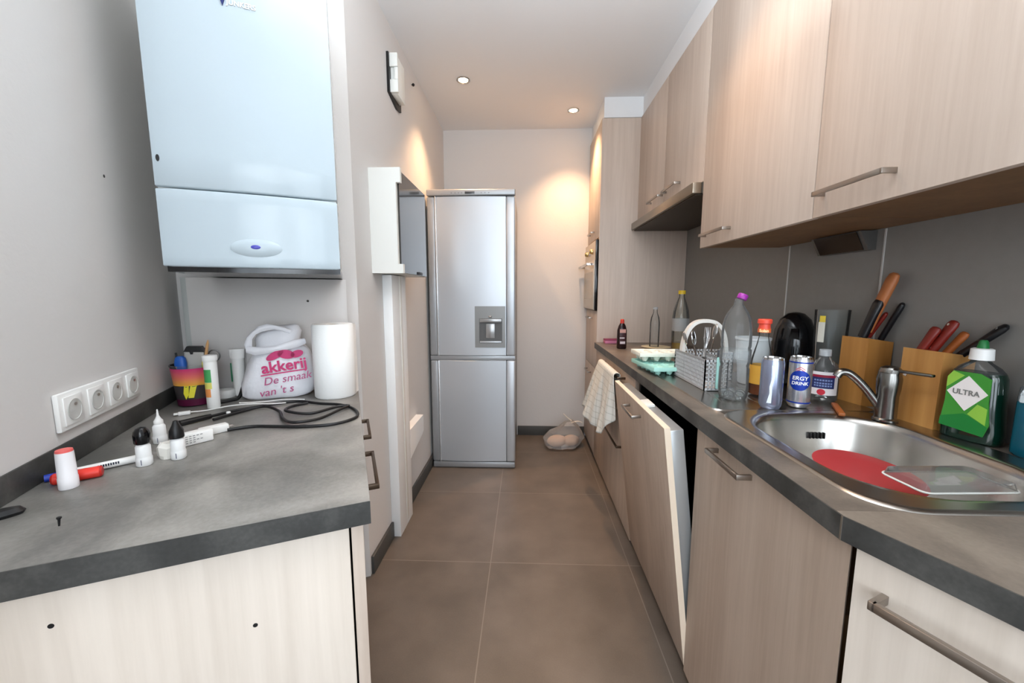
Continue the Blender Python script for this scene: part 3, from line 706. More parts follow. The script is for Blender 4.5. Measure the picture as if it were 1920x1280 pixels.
# ------------------------------------------------------------------ bottles on the drainer
t = thing('plastic_bottle', 'big empty clear plastic bottle with a purple cap, in front of the cutlery basket', 'bottle', (.700, 1.305, .9045))
B = PM[t]
prof = [(.030, .006), (.040, .0), (.043, .012), (.045, .03), (.045, .10), (.0425, .108), (.0425, .112), (.045, .12), (.045, .16), (.0425, .168), (.045, .176), (.045, .225), (.0435, .245), (.039, .268), (.031, .287), (.021, .302), (.0145, .311), (.013, .318), (.013, .332)]
m = MB(); m.lathe(prof, 36, M=B, cap=False)
for i in range(5):
    a = 2*PI*i/5; m.ball((.026*math.cos(a), .026*math.sin(a), .014), .016, .016, .014, M=B)
m.build('shell', thin_clear('pet_plastic', (250, 252, 252), .18, .05), t)
m = MB(); m.lathe([(.0465, .125), (.0465, .165)], 36, M=B, cap=False); m.build('label_sleeve', thin_clear('sleeve', (244, 247, 248), .15, .10), t)
m = MB(); m.lathe([(.015, 0), (.0155, .004), (.0155, .014), (.014, .017), (.001, .017)], 20, M=B @ Matrix.Translation((.006, -.002, .330)) @ Matrix.Rotation(.42, 4, 'Y')); m.build('cap', flat('purple_cap', (150, 46, 150), .4), t)

t = thing('plastic_tub', 'translucent white plastic cup behind the clear bottle', 'cup', (.885, 1.530, .9045))
m = MB(); m.lathe([(.042, 0), (.044, .003), (.05, .09), (.055, .092), (.058, .170), (.0615, .172), (.0615, .180), (.057, .180), (.053, .095), (.04, .004), (.001, .004)], 36, M=PM[t], cap=False); m.build('shell', flat('milky_plastic', (214, 218, 220), .35, alpha=.75), t)

t = thing('sauce_bottle', 'glass bottle with a red cap and some amber liquid, behind the left drink can', 'bottle', (.815, 1.348, .9045))
B = PM[t]
m = MB(); m.lathe([(.030, .0), (.034, .004), (.034, .11), (.031, .13), (.020, .175), (.015, .20), (.015, .232)], 32, M=B, cap=False); m.build('glass', GLASS, t)
m = MB(); m.lathe([(.001, .003), (.031, .003), (.031, .038), (.001, .038)], 28, M=B); m.build('amber_liquid', flat('amber_liquid', (124, 58, 14), .15), t)
m = MB(); m.lathe([(.0348, .040), (.0348, .105)], 32, M=B, cap=False); m.build('label', flat('orange_label', (226, 170, 66), .5), t)
m = MB(); m.lathe([(.019, .218), (.019, .228), (.0175, .236), (.0175, .246), (.0215, .248), (.0215, .260), (.019, .2625), (.001, .2625)], 28, M=B); cp = m.build('cap', flat('red_cap', (226, 78, 58), .4), t)
m = MB(); m.lathe([(.0196, .217), (.0196, .2305)], 28, M=B, cap=False); m.build('cap_band', flat('orange_band', (232, 112, 58), .4), cp)
m = MB(); m.text('Solan', .0135, lambda x, y, z: wrapz(.815, 1.348, .0201, math.atan2(-1.348, -.815))(x-.0155, y+.9045+.2192, z), .0003, .0005); m.build('lettering', flat('cream_print', (252, 226, 170), .5), cp, label='cream letters on the cap')

t = thing('kettle', 'rounded black electric kettle behind the drink cans', 'kettle', (1.050, 1.545, .9045), 1.0)
B = PM[t]
m = MB(); m.lathe([(.052, 0), (.060, .004), (.066, .03), (.072, .09), (.072, .15), (.065, .21), (.050, .25), (.028, .272), (.012, .277), (.001, .278)], 36, M=B); m.build('body', BLACKG, t)
m = MB(); m.tube([B @ Vector(p) for p in ((.05, 0, .252), (.10, 0, .262), (.128, 0, .22), (.126, 0, .13), (.10, 0, .06), (.076, 0, .05))], .010, 10); m.build('handle', BLACK, t)
m = MB(); m.loft([[B @ Vector(p) for p in ((-.062, -.02, .16), (-.062, .02, .16), (-.05, .018, .215), (-.05, -.018, .215))], [B @ Vector(p) for p in ((-.078, -.008, .205), (-.078, .008, .205), (-.070, .009, .218), (-.070, -.009, .218))]]); m.build('spout', BLACKG, t)

t = thing('glass_beaker', 'tall clear glass beaker with a small white and yellow sticker, left of the knife blocks', 'glass', (1.076, 1.400, .9045))
B = PM[t]
m = MB(); m.lathe([(.001, .003), (.038, .0), (.042, .004), (.050, .29), (.051, .292), (.049, .292), (.040, .008), (.001, .008)], 36, M=B, cap=False); m.build('glass', GLASS, t)
A0 = math.atan2(-1.40, -1.076)
fn = wrapz(1.076, 1.40, .0485, A0-.55)
m = MB(); m.loft([[Vector(fn(x, .9045+z, .001)) for x in (-.012, -.004, .004, .010)] for z in (.18, .25)], cap=False, closed=False); st = m.build('marking', flat('marking_white', (214, 212, 200), .5), t)  # small white area on the glass, with a yellow one above
m = MB(); m.loft([[Vector(fn(x, .9045+z, .0014)) for x in (-.008, 0, .010)] for z in (.25, .272)], cap=False, closed=False); m.build('marking_top', flat('marking_yellow', (226, 200, 70), .5), st)

t = thing('labelled_bottle', 'squat clear bottle with a blue and white label showing a red fruit', 'bottle', (.983, 1.292, .9045))
B = PM[t]
m = MB(); m.lathe([(.034, 0), (.041, .004), (.042, .02), (.042, .095), (.036, .118), (.018, .135), (.0145, .15)], 32, M=B, cap=False); m.build('shell', CLEAR, t)
fn = wrapz(.983, 1.292, .0425, math.atan2(-1.292, -.983))
def patch(x0, x1, z0, z1, off, n=10):
    m = MB(); m.loft([[Vector(fn(x0+(x1-x0)*i/n, .9045+z, off)) for i in range(n+1)] for z in (z0, z1)], cap=False, closed=False); return m
lb = patch(-.045, .045, .022, .098, .0004, 24).build('label', flat('label_bottle_white', (232, 228, 230), .5), t)
patch(-.030, .032, .044, .084, .0008).build('label_panel', flat('label_navy', (34, 44, 96), .5), lb)
patch(-.032, .034, .080, .088, .0012).build('label_band', flat('label_crimson', (150, 26, 56), .5), lb)
m = MB()
for zz in (.068, .058, .050):
    for i in range(7):
        x0 = -.022+.007*i; vv = [m.bm.verts.new(fn(x, .9045+z, .0011)) for x, z in ((x0, zz), (x0+.005, zz), (x0+.005, zz+.005), (x0, zz+.005))]; m.bm.faces.new(vv)
m.build('label_print', flat('label_print_blue', (130, 150, 200), .5), lb)
m = MB(); vv = [m.bm.verts.new(fn(-.002+.011*math.cos(a), .9045+.032+.010*math.sin(a), .0011)) for a in [2*PI*i/18 for i in range(18)]]; m.bm.faces.new(vv)
m.build('label_fruit', flat('label_cherry', (200, 40, 60), .5), lb)
m = MB(); m.lathe([(.0165, .146), (.0165, .165), (.015, .167)], 20, M=B); m.build('cap', thin_clear('frosted_cap', (220, 224, 226), .3, .4), t)

# ------------------------------------------------------------------ cutlery basket
t = thing('cutlery_basket', 'grey dishwasher cutlery basket with a curved carrying handle', 'cutlery basket', (.722, 1.578, .9045), .0)
B = PM[t]
BG = flat('basket_grey', (190, 192, 194), .45)
bh = .112
def wallgrid(p, q, n, rows):
    p, q = Vector(p), Vector(q); m = MB()
    for i in range(n+1):
        c = p.lerp(q, i/n); m.box(c.x-.002, c.x+.002, c.y-.002, c.y+.002, .002, bh, M=B)
    for j in range(rows+1):
        z = .004+(bh-.008)*j/rows
        x0, x1 = sorted((p.x, q.x)); y0, y1 = sorted((p.y, q.y))
        hh = .0018 if 0 < j < rows else .004
        m.box(x0-.002, x1+.002, y0-.002, y1+.002, z-hh, z+hh, M=B)
    m.build('grid_wall', BG, t)
for a, b, n in (((-.075, -.18, 0), (.005, -.18, 0), 6), ((.005, -.18, 0), (.005, 0, 0), 16), ((.005, 0, 0), (.115, 0, 0), 9), ((.115, 0, 0), (.115, .10, 0), 8), ((.115, .10, 0), (-.075, .10, 0), 15), ((-.075, .10, 0), (-.075, -.18, 0), 26), ((-.075, 0, 0), (.005, 0, 0), 6)): wallgrid(a, b, n, 7)
MB().box(-.075, .005, -.18, .0, .0, .0035, M=B).box(-.075, .115, .0005, .10, .0, .0035, M=B).build('floor_panel', BG, t)
m = MB(); rings = []
for i in range(29):
    a = PI*i/28; x = .020-math.copysign(abs(math.cos(a))**.75, math.cos(a))*.088; z = bh-.03+math.sin(a)**.8*.155
    d_ = Vector((math.cos(a)*.007, 0, -math.sin(a)*.007)) if 0 < i < 28 else Vector((math.copysign(.007, math.cos(a)), 0, 0))
    rings.append([B @ (Vector((x, y, z))+k_*d_) for y, k_ in ((.035, -1), (.062, -1), (.062, 1), (.035, 1))])
m.loft(rings); m.build('carry_handle', flat('handle_white', (222, 220, 214), .4), t)

def cutlery(kind, label, base, tip, roll=0., mat=CHROME, group=None):
    base, tip = Vector(base), Vector(tip); d = tip-base; L = d.length
    M = Matrix.Translation(base) @ d.to_track_quat('Z', 'Y').to_matrix().to_4x4() @ Matrix.Rotation(roll, 4, 'Z')
    m = MB()
    def strip(secs):
        m.loft([[M @ Vector(p) for p in ((-w, y-.0012, z), (w, y-.0012, z), (w, y+.0012, z), (-w, y+.0012, z))] for w, y, z in secs])
    if kind == 'spoon':
        strip([(.009, 0, 0), (.006, 0, L*.25), (.004, .002, L*.6), (.004, 0, L*.72)])
        m.ball((0, .002, L*.87), .019, .006, L*.145, M=M)
    elif kind == 'fork':
        strip([(.009, 0, 0), (.006, 0, L*.25), (.004, .002, L*.6), (.010, -.002, L*.76), (.012, -.002, L*.80)])
        for q in (-.0096, -.0032, .0032, .0096):
            m.loft([[M @ Vector(p) for p in ((q-.0018, y-.001, z), (q+.0018, y-.001, z), (q+.0018, y+.001, z), (q-.0018, y+.001, z))] for y, z in ((-.002, L*.79), (.0, L*.9), (.003, L))])
    o = m.build(kind, mat, origin=tuple(base))
    return tag(o, label, kind, group)
def bp(x, y, z): return B @ Vector((x, y, z))
cutlery('spoon', 'leftmost steel spoon leaning out of the cutlery basket', bp(-.050, -.03, .006), bp(-.092, -.01, .195), .3, group='cutlery in the basket')
cutlery('spoon', 'steel spoon next to the leftmost one in the cutlery basket', bp(-.045, -.07, .006), bp(-.075, -.055, .205), -.3, group='cutlery in the basket')
cutlery('fork', 'steel fork standing in the middle of the cutlery basket', bp(-.02, -.03, .006), bp(.006, -.01, .215), .2, group='cutlery in the basket')
cutlery('spoon', 'large steel spoon at the right in the cutlery basket', bp(.02, .015, .006), bp(.050, .012, .225), .1, group='cutlery in the basket')
t2 = thing('table_knife', 'mint-green handled knife standing at the front of the cutlery basket', 'knife', tuple(bp(-.034, -.189, .008)), .0)
m = MB(); m.box(-.0075, .0075, -.004, .004, .0, .115, .003, M=B @ Matrix.Translation((-.032, -.189, .008))); m.build('handle', flat('mint_handle', (164, 214, 206), .4), t2)
m = MB(); m.box(-.008, .008, -.0008, .0008, .114, .14, M=B @ Matrix.Translation((-.032, -.189, .008))); m.build('blade', CHROME, t2)

# ------------------------------------------------------------------ egg trays
def tray(name, label, cx, cy, z, rz, w, d, h, mat, nx, ny, up=True):
    t = thing(name, label, 'egg tray', (cx, cy, z), rz, 'stacked egg trays')
    M = PM[t]
    m = MB()
    n = 6*nx; k = 6*ny
    def f(a, b):
        x = (a-.5)*w; y = (b-.5)*d
        s = math.sin(PI*a*nx)**2*math.sin(PI*b*ny)**2
        return M @ Vector((x, y, h-(h-.003)*min(1, s*1.5)))
    m.grid(f, n, k)
    m.build('cups', mat, t)
    m = MB()
    for x0, x1, y0, y1 in ((-w/2-.004, w/2+.004, -d/2-.004, -d/2), (-w/2-.004, w/2+.004, d/2, d/2+.004), (-w/2-.004, -w/2, -d/2, d/2), (w/2, w/2+.004, -d/2, d/2)): m.box(x0, x1, y0, y1, h-.016, h+.002, .001, M=M)
    m.build('rim', mat, t)
    return t
MINT = flat('mint_plastic', (166, 220, 208), .45)
tray('egg_tray', 'mint green egg tray lying under the white one at the worktop edge', .612, 1.775, .9005, .12, .155, .24, .038, MINT, 3, 5)
tray('egg_tray', 'white egg tray stacked on the mint green tray', .630, 1.835, .941, .02, .215, .135, .042, flat('cream_white_tray', (232, 234, 222), .5), 4, 3)

# ------------------------------------------------------------------ far end of the right worktop
t = thing('oil_bottle', 'large clear bottle with a yellow cap and a little yellow oil left', 'bottle', (.985, 2.50, .9))
B = PM[t]
m = MB(); m.lathe([(.045, .0005), (.05, .006), (.051, .20), (.045, .25), (.03, .30), (.016, .335), (.016, .355)], 32, M=B, cap=False); m.build('shell', thin_clear('oil_shell', (246, 247, 242), .32, .05), t)
m = MB(); m.lathe([(.001, .003), (.047, .003), (.047, .045), (.001, .045)], 28, M=B); m.build('oil', flat('yellow_oil', (176, 140, 30), .15), t)
m = MB(); m.lathe([(.0514, .12), (.0514, .20)], 28, M=B, cap=False); m.build('label', thin_clear('pale_label', (214, 218, 224), .2, .35), t)
m = MB(); m.lathe([(.022, .352), (.022, .372), (.02, .375), (.001, .375)], 20, M=B); m.build('cap', flat('yellow_cap', (222, 186, 46), .4), t)
t = thing('glass_bottle', 'small clear bottle between the dark sauce bottle and the oil', 'bottle', (.852, 2.585, .9045))
B = PM[t]
m = MB(); m.lathe([(.028, .0), (.031, .004), (.031, .16), (.026, .195), (.0135, .225), (.0125, .25)], 28, M=B, cap=False); m.build('shell', CLEAR, t)
m = MB(); m.lathe([(.015, .248), (.015, .262), (.001, .264)], 20, M=B); m.build('cap', thin_clear('frosted_cap', (220, 224, 226), .3, .4), t)
m = MB(); m.lathe([(.065, 0), (.09, .0015), (.095, .0035), (.001, .0035)], 32, c=(.87, 2.60, .9005)); o = m.build('saucer', flat('cream_saucer', (226, 214, 178), .4), origin=(.87, 2.60, .9005)); tag(o, 'flat cream saucer under the small clear bottle', 'saucer')
t = thing('dark_bottle', 'small black sauce bottle with a red cap at the far worktop edge', 'bottle', (.622, 2.52, .9))
B = PM[t]
m = MB(); m.super([(.0005, 0, 0, .027, .02, 2.6), (.006, 0, 0, .031, .023, 2.6), (.12, 0, 0, .030, .023, 2.6), (.15, 0, 0, .022, .019, 2.3), (.168, 0, 0, .012, .012, 2)], 28, M=B); m.build('body', flat('dark_bottle_body', (34, 18, 20), .2), t)
m = MB(); m.super([(.165, 0, 0, .0135, .0135, 2), (.188, 0, 0, .012, .012, 2), (.192, 0, 0, .008, .008, 2)], 18, M=B); m.build('cap', flat('red_small_cap', (196, 56, 42), .4), t)
lb = MB().box(-.020, .020, -.0245, -.0225, .03, .13, .001, M=B).build('label', flat('dark_label', (60, 30, 34), .4), t)
MB().box(-.019, .019, -.0252, -.0244, .105, .128, M=B).build('label_picture', flat('pinkish_patch', (196, 150, 140), .5), lb)
MB().box(-.019, .012, -.0252, -.0244, .068, .076, M=B).box(-.016, .016, -.0252, -.0244, .034, .05, M=B).build('label_print', flat('pale_patch', (210, 200, 205), .5), lb)
t = thing('sponge', 'pink sponge at the far end of the worktop against the tall cabinet', 'sponge', (.618, 2.805, .9))
MB().box(.566, .672, 2.77, 2.838, .9004, .922, .004).build('foam', flat('pink_foam', (206, 128, 160), .9, bump=.3, scale=200), t)
MB().box(.566, .672, 2.77, 2.838, .9222, .931, .003).build('scourer', flat('dark_pink_scourer', (150, 70, 100), .95, bump=.4, scale=300), t)

# ------------------------------------------------------------------ tea towel
def towel(a, b):
    # a: along the bar from far to near, b: from behind the bar over it and down
    yb = 2.46-.44*a
    if b < .2:
        t = b/.2; x = .497; z = .70+.125*t; y = yb
        return (x-.004*math.sin(a*9), y, z)
    if b < .3:
        t = (b-.2)/.1; ang = PI*t
        return (.4805+.0165*math.cos(ang), yb, .826+.012*math.sin(ang))
    t = (b-.3)/.7
    ex, ey, ez = .375+.075*a**.7, 2.58-.62*a, .50-.05*math.sin(PI*min(1, a*1.1))+.10*max(0, a-.75)*4
    x = .464+(ex-.464)*t; y = yb+(ey-yb)*t; z = .824+(ez-.824)*t
    f = math.sin(a*13+t*1.5)*.016*t+.010*t*math.sin(a*27)
    return (x+f-.006*t, y+.35*f, z)
m = MB(); m.grid(towel, 40, 50)
tm, nt, bs = new_mat('tea_towel_cloth'); N = nt.nodes.new; Lk = nt.links.new
g = N('ShaderNodeNewGeometry'); sp = N('ShaderNodeSeparateXYZ'); Lk(g.outputs['Position'], sp.inputs[0])
def stripes(axis, sc, th):
    a = N('ShaderNodeMath'); a.operation = 'MULTIPLY'; a.inputs[1].default_value = sc; Lk(sp.outputs[axis], a.inputs[0])
    f = N('ShaderNodeMath'); f.operation = 'FRACT'; Lk(a.outputs[0], f.inputs[0])
    q = N('ShaderNodeMath'); q.operation = 'LESS_THAN'; q.inputs[1].default_value = th; Lk(f.outputs[0], q.inputs[0]); return q
q1, q2 = stripes('Z', 26, .16), stripes('Y', 24, .14)
ad = N('ShaderNodeMath'); ad.operation = 'ADD'; Lk(q1.outputs[0], ad.inputs[0]); Lk(q2.outputs[0], ad.inputs[1])
mu = N('ShaderNodeMath'); mu.operation = 'MULTIPLY'; mu.inputs[1].default_value = .28; Lk(ad.outputs[0], mu.inputs[0])
mx = N('ShaderNodeMix'); mx.data_type = 'RGBA'; mx.inputs['A'].default_value = lin(216, 221, 219); mx.inputs['B'].default_value = lin(134, 146, 138)
Lk(mu.outputs[0], mx.inputs['Factor']); Lk(mx.outputs['Result'], bs.inputs['Base Color']); bs.inputs['Roughness'].default_value = .9
o = m.build('tea_towel', tm, origin=(.48, 2.24, .826), ang=80); sd = o.modifiers.new('thickness', 'SOLIDIFY'); sd.thickness = .002
tag(o, 'pale checked tea towel hanging from the far drawer handle', 'towel')

# ------------------------------------------------------------------ bag on the floor
t = thing('plastic_bag', 'see-through plastic bag of bread lying on the floor by the back wall', 'bag', (.325, 3.10, 0))
B = PM[t] @ Matrix.Rotation(.25, 4, 'Z') @ Matrix.Scale(1.12, 4)
FILM = thin_clear('bag_film', (252, 246, 242), .2, .24)
m = MB(); m.super([(.003, -.02, 0, .10, .07, 2.4), (.02, -.02, 0, .14, .10, 2.3), (.06, -.01, 0, .15, .105, 2.2), (.11, .0, .0, .125, .085, 2.1), (.15, .02, .0, .085, .05, 2), (.18, .04, 0, .045, .03, 2), (.195, .05, 0, .02, .015, 2)], 40, M=B, wob=.020, ws=14, zmin=.0008)
m.build('film', FILM, t, ang=25)
for (q, s) in (((-.06, 0, .046), (.075, .05, .042)), ((.045, -.01, .045), (.065, .045, .040))):
    m = MB(); m.ball(q, *s, M=B)
    m.build('bread_piece', flat('bread_crust', (214, 186, 160), .8, var=.15, scale=20), t)
m = MB()
m.tube([B @ Vector(p) for p in ((.05, 0, .19), (.02, .0, .215), (-.01, .01, .245))], .006, 6, rend=.003)
m.tube([B @ Vector(p) for p in ((.05, 0, .175), (.10, .0, .182), (.135, .0, .170))], .007, 6, rend=.004)
m.build('tied_ears', flat('bag_ear', (236, 228, 214), .5), t)

# =================================================================== THINGS ON THE LEFT WORKTOP
Z = .9005
t = thing('paper_towel_roll', 'white paper towel roll standing at the back right of the left worktop', 'paper roll', uv(-.055, 1.461, Z), TH)
B = PM[t]
PAPER = flat('white_paper', (242, 243, 241), .9, bump=.05, scale=120)
m = MB(); m.lathe([(.021, .001), (.064, .0), (.067, .004), (.0675, .12), (.066, .246), (.063, .250), (.021, .249), (.020, .24)], 48, M=B, cap=False); m.build('paper', PAPER, t)
m = MB(); m.lathe([(.0205, .002), (.0205, .2475), (.0185, .2475), (.0185, .002)], 24, M=B, cap=False); m.build('cardboard_core', flat('cardboard', (176, 150, 120), .9), t)
m = MB(); m.loft([[B @ Vector(p) for p in ((.066*math.cos(a), .066*math.sin(a), z) for a in (-.9, -.6, -.3, .0))]+[B @ Vector((.074, .03, z))] for z in (.002, .248)], cap=False, closed=False); m.build('loose_sheet', PAPER, t)

t = thing('carrier_bag', 'white plastic bakery bag with pink print, left of the paper towel roll', 'bag', uv(-.230, 1.543, Z), TH)
B = PM[t]
BAG = flat('white_bag_film', (232, 233, 238), .32, bump=.35, scale=22)
m = MB(); m.super([(.001, -.005, 0, .100, .058, 3.2), (.012, -.005, 0, .113, .066, 3.2), (.05, -.003, 0, .112, .066, 3), (.11, .002, 0, .100, .062, 2.8), (.155, .010, 0, .088, .052, 2.6), (.180, .004, .004, .074, .038, 2.4), (.20, .0, .004, .070, .034, 2.3), (.225, .012, .004, .066, .028, 2.2), (.240, .018, .004, .048, .018, 2), (.246, .02, .004, .03, .008, 2)], 56, M=B, wob=.010, ws=16, zmin=.0006)
m.build('film', BAG, t, ang=50)
def ribbon(pts, hw, name):
    m = MB(); P0 = [Vector(p) for p in pts]; n = len(P0); rings = []
    for i in range(n):
        d = (P0[min(i+1, n-1)]-P0[max(i-1, 0)]).normalized(); sd = Vector((d.z, 0, -d.x)).normalized(); o2 = d.cross(sd)*.0035
        w2 = sd*hw*(1+.25*math.sin(i*1.7)); rings.append([B @ (P0[i]+k) for k in (-w2, -w2*.5-o2*1.6, w2*.5-o2, w2, w2*.5+o2, -w2*.5+o2*1.6)])
    m.loft(rings); return m.build(name, BAG, t, ang=70)
ribbon([(-.080, -.038, .165), (-.082, -.042, .185), (-.076, -.044, .207), (-.062, -.044, .224), (-.044, -.042, .236), (-.024, -.040, .241), (-.002, -.036, .240), (.022, -.03, .232), (.04, -.026, .220)], .009, 'handle_loop')
ribbon([(-.086, -.045, .170), (-.060, -.055, .164), (-.03, -.060, .164), (.0, -.062, .170), (.03, -.060, .177), (.06, -.052, .184), (.085, -.040, .190)], .011, 'folded_hem')
PINK = flat('pink_print', (196, 40, 106), .5)
def onbag(x, y, z):  # printed face, following the bulge of the bag
    yy = -.0675+.0002*0
    taper = .068-.00*y
    q = .0655 if y < .06 else .0655-(y-.06)*.10
    return B @ Vector((x, -q-.0065-z, y))
ROT = lambda f, a, ox, oy: (lambda x, y, z: f(ox+x*math.cos(a)-y*math.sin(a), oy+x*math.sin(a)+y*math.cos(a), z))
m = MB()
m.text('akkerij', .050, ROT(onbag, .10, -.044, .090), .0004, .0012)
m.build('bold_print', PINK, t, label='bold pink letters of the word bakkerij')
m = MB(); m.text("De smaak", .036, ROT(onbag, .12, -.042, .050), .0003, .0, .25); m.text("van 't s", .036, ROT(onbag, .12, -.056, .012), .0003, .0, .25)
m.build('script_print', flat('pink_script', (176, 70, 120), .5), t, label='thin slanted pink lettering')
m = MB()
for (cx, cz, rx, rz, an) in ((-.005, .148, .028, .012, .5), (.028, .150, .026, .015, -.2), (.060, .150, .02, .012, .3)):
    vv = [m.bm.verts.new(onbag(cx+rx*math.cos(a)*math.cos(an)-rz*math.sin(a)*math.sin(an), cz+rx*math.cos(a)*math.sin(an)+rz*math.sin(a)*math.cos(an), .001)) for a in [2*PI*i/24 for i in range(24)]]
    m.bm.faces.new(vv)
m.loft([[onbag(-.048+.13*k/6, .081+.013*k/6, .0008), onbag(-.048+.13*k/6, .085+.013*k/6, .0008)] for k in range(7)], cap=False, closed=False)
m.build('emblem_print', PINK, t, label='pink oval emblem and underline')

t = thing('ointment_tube', 'slim white tube with a green stripe behind the carrier bag', 'tube', uv(-.366, 1.594, Z), TH)
B = PM[t]
m = MB(); m.super([(.0, 0, 0, .017, .017, 2), (.02, 0, 0, .018, .018, 2), (.022, 0, 0, .017, .017, 2), (.13, 0, 0, .020, .013, 2)], 24, M=B); m.build('body', WHITE, t)
m = MB(); m.super([(.13, 0, 0, .0215, .012, 2), (.162, 0, 0, .024, .007, 2.4)], 24, M=B); m.build('crimp', WHITE, t)
MB().box(-.0195, -.0165, -.012, .0, .05, .115, .0005, M=B).build('stripe', flat('green_stripe', (30, 120, 80), .5), t)
m = MB(); m.lathe([(.029, 0), (.030, .003), (.030, .022), (.028, .026), (.001, .026)], 32, M=Matrix.Translation(uv(-.405, 1.578, Z))); o = m.build('round_lid', WHITE, origin=uv(-.405, 1.578, Z)); tag(o, 'round white screw lid against the grey panel, behind the black cable', 'lid')

# tub of odds and ends
t = thing('sweets_tub', 'clear plastic tub with a pink and yellow sleeve, used as a pen holder', 'tub', uv(-.468, 1.520, Z), TH)
B = PM[t]
m = MB(); m.lathe([(.001, .002), (.043, .001), (.046, .004), (.0575, .125), (.060, .127), (.060, .131), (.0565, .131), (.044, .006), (.001, .005)], 40, M=B, cap=False); m.build('shell', CLEAR, t)
def band(z0, z1, mat, name):
    r0 = .046+.0115*(z0-.004)/.121+.0006; r1 = .046+.0115*(z1-.004)/.121+.0006
    m = MB(); m.lathe([(r0, z0), (r1, z1)], 40, M=B, cap=False); return m.build(name, mat, t)
sl, nt, bs = new_mat('sleeve_gradient'); N = nt.nodes.new; Lk = nt.links.new
g = N('ShaderNodeNewGeometry'); sp = N('ShaderNodeSeparateXYZ'); Lk(g.outputs['Position'], sp.inputs[0])
mr = N('ShaderNodeMapRange'); mr.inputs['From Min'].default_value = .9+.068; mr.inputs['From Max'].default_value = .9+.122; Lk(sp.outputs['Z'], mr.inputs['Value'])
rp = N('ShaderNodeValToRGB'); e = rp.color_ramp.elements; e[0].color = lin(236, 176, 60); e[1].color = lin(196, 40, 110); k_ = e.new(.5); k_.color = lin(224, 110, 96)
Lk(mr.outputs[0], rp.inputs['Fac']); Lk(rp.outputs['Color'], bs.inputs['Base Color']); bs.inputs['Roughness'].default_value = .35
band(.068, .122, sl, 'printed_sleeve')
band(.024, .066, flat('sleeve_dark', (62, 58, 58), .4), 'dark_sleeve')
band(.003, .024, flat('sleeve_maroon', (84, 14, 52), .4), 'base_sleeve')
fn = wrapz(0, 0, .0525, -PI/2)
m = MB()
for pts in ([(-.012, .070), (.000, .070), (-.002, .040), (-.010, .026), (-.016, .045)], [(.004, .070), (.020, .070), (.010, .030), (-.004, .030)]):
    vv = [m.bm.verts.new(B @ Vector(fn(x, z, .0002))) for x, z in pts]; m.bm.faces.new(vv)
m.build('sleeve_picture', flat('sleeve_yellow', (226, 216, 60), .4), t)
def P(u_, v_, z_): return B @ Vector((u_, v_, z_))
ZT = .006
o = MB(); o.super([(.02, -.026, -.016, .013, .010, 3), (.138, -.026, -.016, .0155, .012, 3), (.152, -.026, -.016, .013, .010, 3), (.158, -.026, -.016, .008, .007, 2)], 24, M=B); o = o.build('glue_bottle', flat('royal_blue', (24, 88, 176), .35), origin=P(-.026, -.016, .02)); tag(o, 'blue plastic bottle poking out of the pen tub', 'bottle')
t3 = thing('correction_roller', 'grey and black desk gadget sticking up from the pen tub', 'tape roller', tuple(P(.002, .008, .012)), TH)
m = MB(); m.prism([(-.018, .10), (.004, .02), (.024, .03), (.030, .165), (-.016, .168), (-.024, .13)], -.0, .020, 'Y', M=B); m.build('shell', flat('gadget_grey', (186, 184, 178), .5), t3)
m = MB(); m.prism([(-.022, .169), (-.006, .169), (-.004, .160), (.002, .160), (.004, .169), (.032, .167), (.024, .184), (-.012, .186)], -.002, .022, 'Y', M=B); m.build('top_cap', BLACK, t3)
o = MB().cyl(P(.018, -.030, .012), P(.040, .008, .190), .0042, .0042, 8).cyl(P(.040, .008, .190), P(.0418, .011, .204), .0042, .001, 8).build('pencil', flat('pencil_tan', (206, 160, 110), .6), origin=P(.018, -.030, .012)); tag(o, 'tan wooden pencil rising highest from the pen tub', 'pencil')
o = MB().cyl(P(.010, -.022, .010), P(.026, .026, .176), .0052, .0052, 10).build('marker_pen', flat('dark_red_pen', (140, 40, 36), .5), origin=P(.010, -.022, .010)); tag(o, 'dark red pen beside the pencil in the pen tub', 'pen')
t3 = thing('scissors', 'metal scissors with round grips upside down in the pen tub', 'scissors', tuple(P(.022, .002, .012)), TH)
m = MB()
for s, cx in ((-1, .012), (1, .052)):
    pts = [(cx+.016*math.cos(a), .018, .150+.019*math.sin(a)) for a in [2*PI*i/16 for i in range(17)]]
    m.tube([P(*q) for q in pts], .0022, 8, 1)
m.build('grips', flat('grip_metal', (130, 130, 130), .3, .9), t3)
m = MB(); m.cyl(P(.020, .018, .135), P(.028, .0, .014), .004, .002, 8); m.cyl(P(.046, .018, .135), P(.022, .004, .014), .004, .002, 8); m.build('blades', CHROME, t3)
o = MB().cyl(P(-.044, .016, .050), P(-.0475, .020, .165), .003, .003, 8).build('black_pen', BLACK, origin=P(-.044, .016, .05)); tag(o, 'thin black pen at the left edge of the pen tub', 'pen')
o = MB(); o.super([(.02, .034, -.022, .010, .006, 3), (.128, .040, -.020, .012, .007, 3), (.150, .042, -.018, .012, .007, 3)], 18, M=B); o = o.build('lighter', flat('pale_yellow', (236, 226, 120), .4), origin=P(.034, -.022, .02)); tag(o, 'pale yellow lighter in the pen tub', 'lighter')

